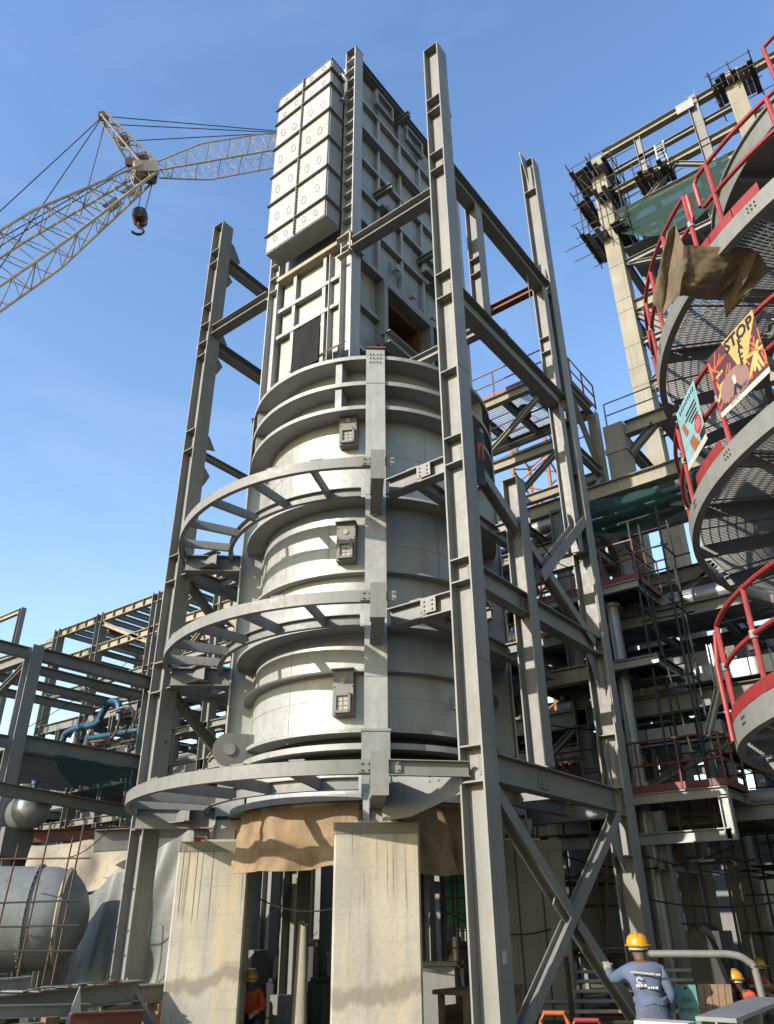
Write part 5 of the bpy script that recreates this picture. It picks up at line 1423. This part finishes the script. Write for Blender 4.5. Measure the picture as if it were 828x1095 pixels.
# ------------------------------------------------------------------ lattice crane
ck = thing('lattice_crane', (-3.3, 34.0, 0), 'lattice boom crane with jib and hook against the sky at left', 'crane')
def lattice(p0, p1, w0, w1, nseg, name, m='crane', cr=.07, lr_=.035, wm=None):
    p0, p1 = Vector(p0), Vector(p1)
    d = (p1 - p0).normalized()
    s = d.cross(Vector((0, 0, 1))).normalized()
    v = s.cross(d)
    def W(t):
        if wm: return wm(t)
        return w0 + (w1 - w0) * t
    cor = [(-1, -1), (1, -1), (1, 1), (-1, 1)]
    def q(t, c): return p0.lerp(p1, t) + (s * c[0] + v * c[1]) * W(t) / 2
    for c in cor: obj(name + '_chord', MB().path([q(i / nseg, c) for i in range(nseg + 1)], cr, 6), m, ck)
    for k in range(4):
        a, b = cor[k], cor[(k + 1) % 4]
        obj(name + '_lacing', MB().path([q(i / nseg, a if i % 2 else b) for i in range(nseg + 1)], lr_, 5), m, ck)
        for i in range(2, nseg, 4): obj(name + '_cross_bar', MB().tube(q(i / nseg, a), q(i / nseg, b), lr_, 5), m, ck)
H0 = Vector((14.2, 26.4, 36.9))
base = Vector((-3.3, 34.0, 1.6))
lattice(base, H0, 1.8, .9, 56, 'boom', cr=.075, lr_=.03, wm=lambda t: 1.95 if t < .80 else 1.95 - 1.25 * (t - .80) / .2)
JE = Vector((22.2, 21.0, 43.6))
lattice(H0 + Vector((.3, -.2, .3)), JE, 1, 1, 34, 'jib', cr=.045, lr_=.022, wm=lambda t: .55 + .75 * min(1, t / .25) if t < .6 else 1.3 - .8 * (t - .6) / .4)
MT = Vector((11.67, 27.64, 39.75))
sv = (MT - H0).normalized().cross(Vector((.6, .8, 0))).normalized()
lattice(H0 + Vector((-.1, .1, .2)), MT, .9, .35, 10, 'mast', cr=.06, lr_=.03)
hd = MB().obox(H0 + Vector((-.2, .1, -.1)), Vector((.5, -.25, .3)), Vector((.2, .4, 0)), Vector((-.1, .03, .34)))
obj('boom_head', hd, 'crane', ck)
for k, o in enumerate((Vector((.1, -.1, -.5)), Vector((-.9, .45, .2)), Vector((-.4, .2, .75)))):
    obj('sheave', MB().tube(H0 + o + Vector((.07, .1, 0)), H0 + o - Vector((.07, .1, 0)), .3, 16), 'rust', ck)
obj('sheave', MB().tube(MT + Vector((.07, .1, 0)), MT - Vector((.07, .1, 0)), .25, 14), 'rust', ck)
mm_ = H0.lerp(MT, .55)
obj('sheave', MB().tube(mm_ + Vector((.07, .08, 0)), mm_ - Vector((.07, .08, 0)), .3, 16), 'rust', ck)
for a, b in ((MT, JE + Vector((0, 0, .4))), (MT + Vector((.2, .2, -.25)), JE + Vector((-.6, .4, .2))), (mm_, JE + Vector((-1.4, 1, .1))), (MT, base.lerp(H0, .72)), (MT + Vector((.2, 0, 0)), base.lerp(H0, .86)), (MT, base.lerp(H0, .45)), (H0 + Vector((-.6, .3, .6)), base.lerp(H0, .30) + Vector((0, 0, 3.6))), (H0 + Vector((-.6, .5, .4)), base.lerp(H0, .25) + Vector((0, 0, 2.6)))):
    obj('pendant_rope', MB().tube(a, b, .028, 5), 'dark', ck)
hk = Vector((14.2, 26.45, 33.55))
for s in (-.28, .28):
    d_ = Vector((.6, -.4, 0)) * s
    obj('hoist_rope', MB().tube(H0 + d_ * 1.2 + Vector((0, 0, -.6)), hk + d_ * .8 + Vector((0, 0, .35)), .03, 5), 'dark', ck)
hb_ = obj('hook_block', MB().lathe(hk + Vector((.26, .3, 0)), (-.52, -.6, 0), [(0, .16), (.02, .34), (.3, .38), (.6, .38), (.78, .34), (.8, .16)], 16), 'dark', ck, True)
obj('stripe', MB().lathe(hk + Vector((.28, .32, 0)), (-.52, -.6, 0), [(.30, .385), (.33, .39), (.40, .39), (.43, .385)], 16), 'crane_orange', hb_, True)
obj('hook', MB().path([hk + Vector((0, 0, -.4)), hk + Vector((0, 0, -.7))] + [hk + Vector((.3 * math.sin(q) * .83, -.3 * math.sin(q) * .55, -.95 + .25 * math.cos(q))) for q in [R(x) for x in range(0, 260, 26)]], .07, 8), 'dark', hb_, True)
for t_, m_ in ((.93, 'steel_dark'), (.965, 'white')):
    p = base.lerp(H0, t_)
    d = (H0 - base).normalized()
    s = d.cross(Vector((0, 0, 1))).normalized()
    v = s.cross(d)
    obj('sign_plate', MB().obox(p - s * (.55 if m_ == 'white' else .72), d * .55, v * .28, s * .01), m_, ck)

# ------------------------------------------------------------------ people
def person(name, loc, face, J, label, top='coverall', scale=1.0, helmet=True, group='site workers', bottom=None, bare=()):
    """J: joint -> (x right, y forward, z up); body grown as one skin, facing 'face' degrees"""
    rad_ = {'pelvis': .155, 'waist': .145, 'chest': .165, 'neck': .062, 'head0': .075, 'head1': .092, 'head2': .075,
            'shl': .085, 'shr': .085, 'ell': .058, 'elr': .058, 'wrl': .04, 'wrr': .04, 'hal': .042, 'har': .042,
            'hil': .115, 'hir': .115, 'knl': .085, 'knr': .085, 'anl': .055, 'anr': .055, 'tol': .05, 'tor': .05}
    E_ = [('pelvis', 'waist'), ('waist', 'chest'), ('chest', 'neck'), ('neck', 'head0'), ('head0', 'head1'), ('head1', 'head2'), ('chest', 'shl'), ('shl', 'ell'), ('ell', 'wrl'), ('wrl', 'hal'),
          ('chest', 'shr'), ('shr', 'elr'), ('elr', 'wrr'), ('wrr', 'har'), ('pelvis', 'hil'), ('hil', 'knl'), ('knl', 'anl'), ('anl', 'tol'), ('pelvis', 'hir'), ('hir', 'knr'), ('knr', 'anr'), ('anr', 'tor')]
    names_ = list(rad_)
    c_, s_ = math.cos(R(face)), math.sin(R(face))
    def wp(p): return Vector((p[0] * s_ + p[1] * c_, -p[0] * c_ + p[1] * s_, p[2])) * scale     # right = (sin, -cos), forward = (cos, sin)
    V = [wp(J[n_]) for n_ in names_]
    ed = [(names_.index(a), names_.index(b)) for a, b in E_]
    RR = [rad_[n_] * scale for n_ in names_]
    # fingers: five short chains from each palm
    for sd_, h_, w_ in (('l', 'hal', 'wrl'), ('r', 'har', 'wrr')):
        hv_ = wp(J[h_]); d = (hv_ - wp(J[w_])).normalized()
        sidev = d.cross(Vector((0, 0, 1)))
        sidev = sidev.normalized() if sidev.length > .1 else wp((1, 0, 0)).normalized()
        nv = sidev.cross(d)
        for k, (o, ln) in enumerate(((-.030, .070), (-.010, .082), (.010, .078), (.030, .062))):
            b0_ = len(V)
            V += [hv_ + sidev * o * scale + d * .03, hv_ + sidev * o * 1.1 + d * (.03 + ln * .6) - nv * .012, hv_ + sidev * o * 1.1 + d * (.03 + ln * .85) - nv * .035]
            RR += [.011, .010, .008]
            ed += [(names_.index(h_), b0_), (b0_, b0_ + 1), (b0_ + 1, b0_ + 2)]
        b0_ = len(V)
        V += [hv_ + sidev * .045 * (1 if sd_ == 'l' else -1) - d * .01, hv_ + sidev * .07 * (1 if sd_ == 'l' else -1) + d * .03]
        RR += [.012, .009]
        ed += [(names_.index(h_), b0_), (b0_, b0_ + 1)]
    me = bpy.data.meshes.new('skin')
    me.from_pydata([v[:] for v in V], ed, [])
    o = bpy.data.objects.new('skin', me)
    col.objects.link(o)
    md = o.modifiers.new('s', 'SKIN')
    md.use_smooth_shade = True
    for i_, sv_ in enumerate(me.skin_vertices[0].data):
        sv_.radius = (RR[i_], RR[i_])
        sv_.use_root = (i_ == 0)
    for nm_, kx in (('pelvis', 1.15), ('waist', 1.1), ('chest', 1.2)):
        q = me.skin_vertices[0].data[names_.index(nm_)]
        q.radius = (rad_[nm_] * kx * scale, rad_[nm_] * .88 * scale)
    sb = o.modifiers.new('b', 'SUBSURF')
    sb.levels = sb.render_levels = 2
    dg = bpy.context.evaluated_depsgraph_get()
    m2 = bpy.data.meshes.new_from_object(o.evaluated_get(dg))
    bpy.data.objects.remove(o)
    for mm in (top, bottom or top, 'skin', 'boot', 'glove'): m2.materials.append(MATS[mm])
    hd_ = wp(J['head1']); nk = wp(J['neck'])
    for p in m2.polygons:
        c = p.center
        mi = 0
        if c.z < wp(J['waist']).z: mi = 1
        if (c - hd_).length < .19 * scale or (c - wp(J['head0'])).length < .085 * scale: mi = 2
        for h_ in ('hal', 'har'):
            if (c - wp(J[h_])).length < .11 * scale: mi = 4
        for h_ in ('tol', 'tor', 'anl', 'anr'):
            if (c - wp(J[h_])).length < .09 * scale: mi = 3
        p.material_index = mi
        p.use_smooth = True
    # small cloth creases on the clothed part
    for v in m2.vertices:
        if (v.co - hd_).length > .2 * scale:
            v.co += v.normal * (.010 * mnoise.noise(v.co * 14) + .006 * mnoise.noise(v.co * 30 + Vector((3, 1, 7))))
    t = thing(name, loc, label, 'person', group)
    body = bpy.data.objects.new('body', m2)
    col.objects.link(body)
    body.parent = t
    lo = Vector(loc)
    WL[body.name] = lo
    # face: nose, ears, mouth
    F_ = Vector((c_, s_, 0)); Rt = Vector((s_, -c_, 0)); U_ = Vector((0, 0, 1))
    hw = lo + hd_
    fc = MB()
    fc.obox(hw + F_ * .10 * scale - U_ * .01, F_ * .018, Rt * .012, U_ * .026)
    obj('nose', fc, 'skin', t, True)
    obj('mouth', MB().obox(hw + F_ * .088 * scale - U_ * .055, F_ * .006, Rt * .022, U_ * .005), 'poster_maroon', t)
    for s2 in (-1, 1):
        obj('ear', MB().lathe(hw + Rt * s2 * .075 * scale - U_ * .01, Rt * s2, [(0, .026), (.022, .03), (.028, .012)], 10), 'skin', t, True)
        obj('eye', MB().lathe(hw + F_ * .082 * scale + Rt * s2 * .032 + U_ * .018, F_, [(0, .011), (.006, .010), (.008, .004)], 8), 'ink', t, True)
    obj('hair', MB().lathe(hw - U_ * .045 - F_ * .012, U_, [(0, .055), (.02, .088), (.08, .104), (.13, .085), (.15, .03)], 16), 'hair', t, True)
    if helmet:
        hm = hw + U_ * .035
        q = MB().lathe(hm, U_ - F_ * .06, [(-.005, .145), (.004, .150), (.012, .128), (.05, .124), (.09, .105), (.118, .07), (.13, .02)], 24)
        q.obox(hm + F_ * .135 + U_ * .0, F_ * .045, Rt * .085, U_ * .005)
        hobj = obj('helmet', q, 'yellow', t, True)
        obj('ridge', MB().path([hm + F_ * .10 + U_ * .08, hm + F_ * .05 + U_ * .125, hm + U_ * .137, hm - F_ * .05 + U_ * .128, hm - F_ * .10 + U_ * .085], .014, 6), 'yellow', hobj, True)
        obj('headband', MB().lathe(hm - U_ * .045, U_, [(0, .097), (.0, .108), (.03, .112), (.03, .10)], 18), 'white', hobj, True)
    return t, lo, F_, Rt, U_
stand = {'pelvis': (.02, 0, .90), 'waist': (.02, 0, 1.02), 'chest': (.01, .01, 1.20), 'neck': (-.03, .03, 1.385), 'head0': (-.035, .05, 1.43), 'head1': (-.04, .06, 1.52), 'head2': (-.04, .05, 1.585),
         'shl': (-.185, .01, 1.31), 'ell': (-.37, .16, 1.20), 'wrl': (-.42, .36, 1.30), 'hal': (-.43, .43, 1.34),
         'shr': (.18, .01, 1.29), 'elr': (.245, -.03, 1.07), 'wrr': (.23, .12, .90), 'har': (.225, .16, .84),
         'hil': (-.08, 0, .84), 'knl': (-.11, .03, .46), 'anl': (-.12, -.02, .09), 'tol': (-.13, .13, .045), 'hir': (.11, 0, .84), 'knr': (.14, .04, .46), 'anr': (.15, -.02, .09), 'tor': (.17, .13, .045)}
wk, lo, F_, Rt, U_ = person('person', (9.92, 3.93, .02), 22, stand, 'worker in blue coverall and yellow helmet, seen from behind gripping the brace', 'coverall', bottom='trousers')
hq = MB().lathe(lo + Rt * .02 + U_ * .985, U_, [(0, .178), (.0, .192), (.05, .196), (.07, .18)], 28)
hq.v = [tuple(lo + Rt * .02 + Rt * ((Vector(p) - lo - Rt * .02).dot(Rt)) + F_ * ((Vector(p) - lo).dot(F_) * .80) + U_ * ((Vector(p) - lo).z + .012 * math.sin(9 * (Vector(p) - lo).dot(Rt) * 4))) for p in hq.v]
obj('jacket_hem', hq, 'coverall', wk, True)
# reflective stripe and back print
bk = lo - F_ * .165
def onback(x, z, w, h, m, nm, dp=.0):
    obj(nm, MB().obox(bk + Rt * x + U_ * z + F_ * dp, Rt * w, U_ * h, F_ * .004), m, wk)
for k in range(5): onback(-.13 + .065 * k, 1.295 - .006 * k, .034, .010, 'tarp_cream', 'reflective_stripe', .015 if k in (0, 4) else 0)
em = MB()
for k in range(14):
    a, b = R(k * 22), R((k + 1) * 22)
    em.bar(bk - F_ * .006 + Rt * (-.075 + .030 * math.cos(a)) + U_ * (1.215 + .026 * math.sin(a)), bk - F_ * .006 + Rt * (-.075 + .030 * math.cos(b)) + U_ * (1.215 + .026 * math.sin(b)), .014, .004, F_)
obj('back_emblem', em, 'white', wk)
rb_ = random.Random(5)
xx = -.11
while xx < .11:
    w_ = rb_.uniform(.005, .012)
    onback(xx, 1.165 - (.02 if xx > .0 else .0), w_, rb_.uniform(.009, .015), 'white', 'back_lettering', -.004)
    xx += w_ * 2 + .006
crouch = {'pelvis': (0, -.18, .42), 'waist': (0, -.10, .55), 'chest': (0, .06, .78), 'neck': (0, .14, .95), 'head0': (0, .17, 1.0), 'head1': (0, .20, 1.09), 'head2': (0, .20, 1.15),
          'shl': (-.18, .08, .89), 'ell': (-.26, .24, .70), 'wrl': (-.14, .42, .62), 'hal': (-.11, .49, .60), 'shr': (.18, .08, .89), 'elr': (.26, .24, .70), 'wrr': (.14, .42, .62), 'har': (.11, .49, .60),
          'hil': (-.10, -.16, .40), 'knl': (-.17, .22, .50), 'anl': (-.13, .02, .09), 'tol': (-.15, .16, .045), 'hir': (.10, -.16, .40), 'knr': (.17, .22, .50), 'anr': (.13, .02, .09), 'tor': (.15, .16, .045)}
wl_ = [((18.16, 5.58, .02), 200, 'vest', 'worker with orange helmet crouching under the bent pipe', 'dark'), ((19.3, 5.36, -.12), 250, 'vest', 'rightmost worker with yellow helmet behind the grey girder', 'dark'),
       ((14.9, 4.27, -.12), 150, 'vest', 'worker in orange vest bending low beside the grey girder', 'dark'), ((33.4, 10.34, 0), 190, 'dark', 'small distant worker with pale yellow helmet above the bent pipe', 'dark'),
       ((11.6, 12.1, -.16), 220, 'vest', 'worker in orange crouching in the shade between the pedestals', 'dark')]
for p, fa, tp_, lb, bt_ in wl_: person('person', p, fa, crouch, lb, tp_, 1.0, bottom=bt_)

# ------------------------------------------------------------------ right foreground
gd = thing('fabricated_girder', (6.6, 2.2, .6), 'grey fabricated steel girder in the lower right foreground', 'girder')
I(gd, (6.0, 1.95, 1.04), (7.35, 1.95, 1.07), .44, .26, m='steel_blue', name='girder_beam', tf=.025)
for x in (6.15, 6.6, 7.2): obj('stiffener_plate', MB().box(x - .01, x + .01, 1.83, 1.94, .87, 1.25), 'steel_blue', gd)
I(gd, (7.2, 1.85, 1.12), (5.6, .8, 1.05), .16, .22, m='steel_blue', name='flange_arm')
for x in (6.2, 7.0): I(gd, (x, 1.95, 0), (x, 1.95, .82), .2, .2, (0, 1, 0), 'steel_dark', 'trestle_leg')
tag(obj('timber_sill', MB().box(7.3, 7.5, 2.6, 3.05, 1.02, 1.09).box(7.32, 7.48, 2.65, 2.75, 0, 1.018).box(7.32, 7.48, 2.9, 3.0, 0, 1.018), 'white'), 'pale sill board just in front of the worker in blue', 'board')
bp2 = MB().bend([(13.0, 5.2, 1.39), (13.3, 4.3, 1.39), (13.43, 3.95, 1.38), (13.5, 3.78, 1.3), (13.53, 3.70, 1.12), (13.54, 3.68, .2)], .052, 12)
tag(obj('bent_pipe', bp2, 'steel_dark', None, True), 'grey pipe with an elbow bending down behind the crouching workers', 'pipe')
cv = thing('covered_machine', (14.75, 4.75, 0), 'machine under a black plastic cover behind the bent pipe', 'machine')
sheet('cover', lambda u, v: (14.4 + .9 * u - .12 * wob(u, v, 2) * v, 4.95 - .6 * v ** .5 + .06 * wob(u * 2, v), 1.78 - 1.2 * v ** 2 + .04 * wob(u, v)), 20, 20, 'black', cv)
obj('cabinet', MB().box(14.6, 15.3, 4.45, 5.0, 0, 1.68), 'dark', cv)
wd = thing('timber_hoarding', (10.9, 3.75, .2), 'brown timber panel leaning beside the teal notice board', 'panel')
for k in range(5): obj('plank', MB().obox((10.95 + .02 * k, 3.70 - .075 * k, .72), Vector((.10, 0, .42)), Vector((.01, -.034, 0)), Vector((.012, 0, -.003))), 'wood', wd)
sg = thing('notice_board', (10.3, 3.85, .2), 'teal notice board with dark hand-painted writing beside the worker', 'sign')
sX = Vector((.30, -.954, 0)); sN = Vector((-.954, -.30, 0)); sO = Vector((10.38, 3.66, .72))
obj('board', MB().obox(sO, sX * .115, Vector((0, 0, .45)), sN * .01), 'teal', sg)
rw = random.Random(11)
for row, (z, n_) in enumerate(((.30, 4), (.20, 7), (.09, 4))):
    for k in range(n_):
        x = (k - (n_ - 1) / 2) * .028
        g = MB().obox(sO + sX * x + Vector((0, 0, z)) + sN * .012, sX * .004, Vector((0, 0, rw.uniform(.016, .032))), sN * .002)
        g.obox(sO + sX * (x + .006) + Vector((0, 0, z + rw.uniform(-.02, .02))) + sN * .0125, sX * .010, Vector((0, 0, .005)), sN * .0018)
        obj('painted_stroke', g, 'ink', sg)
obj('board_hole', MB().tube(sO + Vector((0, 0, .415)) + sN * .008, sO + Vector((0, 0, .415)) + sN * .013, .018, 10), 'ink', sg)
br = thing('barricade', (8.5, 4.3, 0), 'orange tubular barricade at the foot of the crossed braces', 'barricade')
bx_ = (Vector((8.66, 3.95, 0)) - Vector((8.34, 4.55, 0)))
for k, (t0, t1, zt) in enumerate(((.1, .5, 1.0), (.54, 1.0, .94))):
    a, b = Vector((8.34, 4.55, 0)) + bx_ * t0, Vector((8.34, 4.55, 0)) + bx_ * t1
    obj('hoop', MB().path([a, a + U_ * (zt - .08), a.lerp(b, .12) + U_ * zt, a.lerp(b, .88) + U_ * zt, b + U_ * (zt - .08), b], .022, 8), 'orange' if k == 0 else 'red', br, True)
    obj('cross_rail', MB().tube(a + U_ * .6, b + U_ * .6, .018, 8), 'orange' if k == 0 else 'red', br)
rf = MB()
tag(obj('red_flag', MB().plate([(10.62, 12.9, 3.15), (10.85, 12.7, 3.15), (10.88, 12.68, 3.33), (10.6, 12.92, 3.36)], (.6, .7, 0), .01), 'poster_red'), 'small red marker cloth beside the top of the left pedestal', 'marker')
mw = thing('tool_rack', (17.5, 5.6, 0), 'low rack of rusty bars and pipes behind the worker in blue', 'rack')
for k in range(10):
    z = .35 + .14 * (k % 6)
    obj('stored_bar', MB().tube((13.6 + .2 * k, 7.6 - .1 * k, z), (15.2 + .2 * k, 4.9 - .05 * k, z + .02), .03, 6), random.choice(['rust', 'dark', 'steel', 'tarp_cream']), mw)
for k in range(3): obj('rack_frame', MB().box(14.0 + .8 * k, 14.06 + .8 * k, 6.9 - .9 * k, 6.96 - .9 * k, 0, 1.3), 'dark', mw)
# made-up backdrop sheds, added to block the bright yellow horizon sky
for k, (x0, x1, y0, y1, h, lb) in enumerate(((46, 60, -40, 8, 9, 'long grey added backdrop shed far behind the right rack'), (46, 62, 12, 46, 8, 'grey added backdrop shed far behind the deck tower'), (2, 40, 52, 62, 8, 'grey added backdrop shed far behind the heater and the left rack'), (-40, -4, 46, 60, 7, 'grey added backdrop shed at the far left'))):
    t = thing('backdrop_shed', ((x0 + x1) / 2, (y0 + y1) / 2, 0), lb, 'building', 'added backdrop sheds')
    obj('wall', MB().box(x0, x1, y0, y1, 0, h), 'steel_dark', t)
    m_ = (x0 + x1) / 2
    obj('roof', MB().add([(x0 - .5, y0 - .5, h), (x1 + .5, y0 - .5, h), (x1 + .5, y1 + .5, h), (x0 - .5, y1 + .5, h), (x0 - .5, (y0 + y1) / 2, h + 1.6), (x1 + .5, (y0 + y1) / 2, h + 1.6)], [(0, 1, 5, 4), (2, 3, 4, 5), (0, 4, 3), (1, 2, 5), (3, 2, 1, 0)]), 'galv', t)
    for j in range(8):
        if x0 > 40: obj('door', MB().box(x0 - .05, x0 - .01, y0 + 2 + j * (y1 - y0 - 4) / 8, y0 + 4.2 + j * (y1 - y0 - 4) / 8, 0, 4), 'dark', t)
        else: obj('door', MB().box(x0 + 2 + j * (x1 - x0 - 4) / 8, x0 + 4.5 + j * (x1 - x0 - 4) / 8, y0 - .05, y0 - .01, 0, 4), 'dark', t)

# ------------------------------------------------------------------ hanging cloth, cables and ropes
dc = thing('hanging_jacket', (10.36, 5.95, 8.6), 'dark jacket with an orange patch hung behind the middle column', 'jacket')
sheet('cloth', lambda u, v: (10.34 + .34 * u - .06 * math.sin(v * 3), 5.93 - .12 * math.sin(u * 3.1) + .03 * wob(u, v), 10.0 - 1.35 * v - .35 * u * (1 - v) + .03 * wob(u, v, 2)), 12, 20, 'boot', dc)
sheet('patch', lambda u, v: (10.37 + .2 * u, 5.84 - .05 * math.sin(u * 3.1), 9.55 - .35 * v), 6, 6, 'vest', dc)
def cable(label, a, b, sag, rr=.012, m='black', n_=24, cat='cable'):
    a, b = Vector(a), Vector(b)
    pts = [a.lerp(b, k / n_) + Vector((0, 0, -sag * 4 * (k / n_) * (1 - k / n_))) for k in range(n_ + 1)]
    tag(obj('cable', MB().path(pts, rr, 6), m, None, True), label, cat, 'cables and ropes')
cable('black cable sagging between the two front pedestals', (10.9, 8.6, 2.3), (11.2, 11.6, 2.25), .25)
cable('black cable sagging behind the middle column under the heater', (11.0, 7.4, 2.0), (15.0, 7.2, 1.9), .3)
cable('thin rope hanging down beside the right column', (15.0, 5.82, 13.2), (14.96, 5.8, 5.3), .0, .011, 'tarp_cream', 8, 'rope')
cable('black cable looping from the middle post to the right column', (12.2, 5.86, 8.6), (15.0, 5.82, 9.2), .7)
cable('long black cable crossing in front of the right rack', (15.3, 6.3, 2.3), (19.8, 2.6, 2.9), .5, .015)
cable('second black cable crossing low in front of the right rack', (15.3, 6.3, 3.1), (22.8, 2.2, 3.3), .6, .015)
cable('black hose running down the back of the middle column', (10.3, 6.28, 12.4), (10.3, 6.28, 4.2), 0, .018, 'black', 8, 'hose')
cable('thin chain hanging from the upper beam near the right column', (13.9, 6.0, 16.6), (13.88, 6.0, 14.6), 0, .012, 'steel_dark', 6, 'chain')
cable('black cable drooping from the left column to the vessel', (10.1, 13.5, 5.2), (10.6, 17.2, 3.2), .5)
cable('thin guy rope from the left rack to the portal frame', (15.9, 22.8, 10.8), (11.0, 21.4, 6.6), .2, .012)
for k, (a, b, sg_) in enumerate((((19.9, 8.4, 9.2), (19.9, 2.4, 8.8), .5), ((19.6, 9.5, 6.6), (19.6, 3.0, 6.9), .6), ((18.2, 9.0, 3.3), (18.2, 4.9, 3.2), .4), ((20.4, 12.5, 12.8), (20.4, 8.6, 12.9), .6))):
    cable(['drooping cable on the third rack level', 'drooping cable on the second rack level', 'drooping cable under the low red-railed platform', 'drooping cable below the deck tower'][k], a, b, sg_, .018)
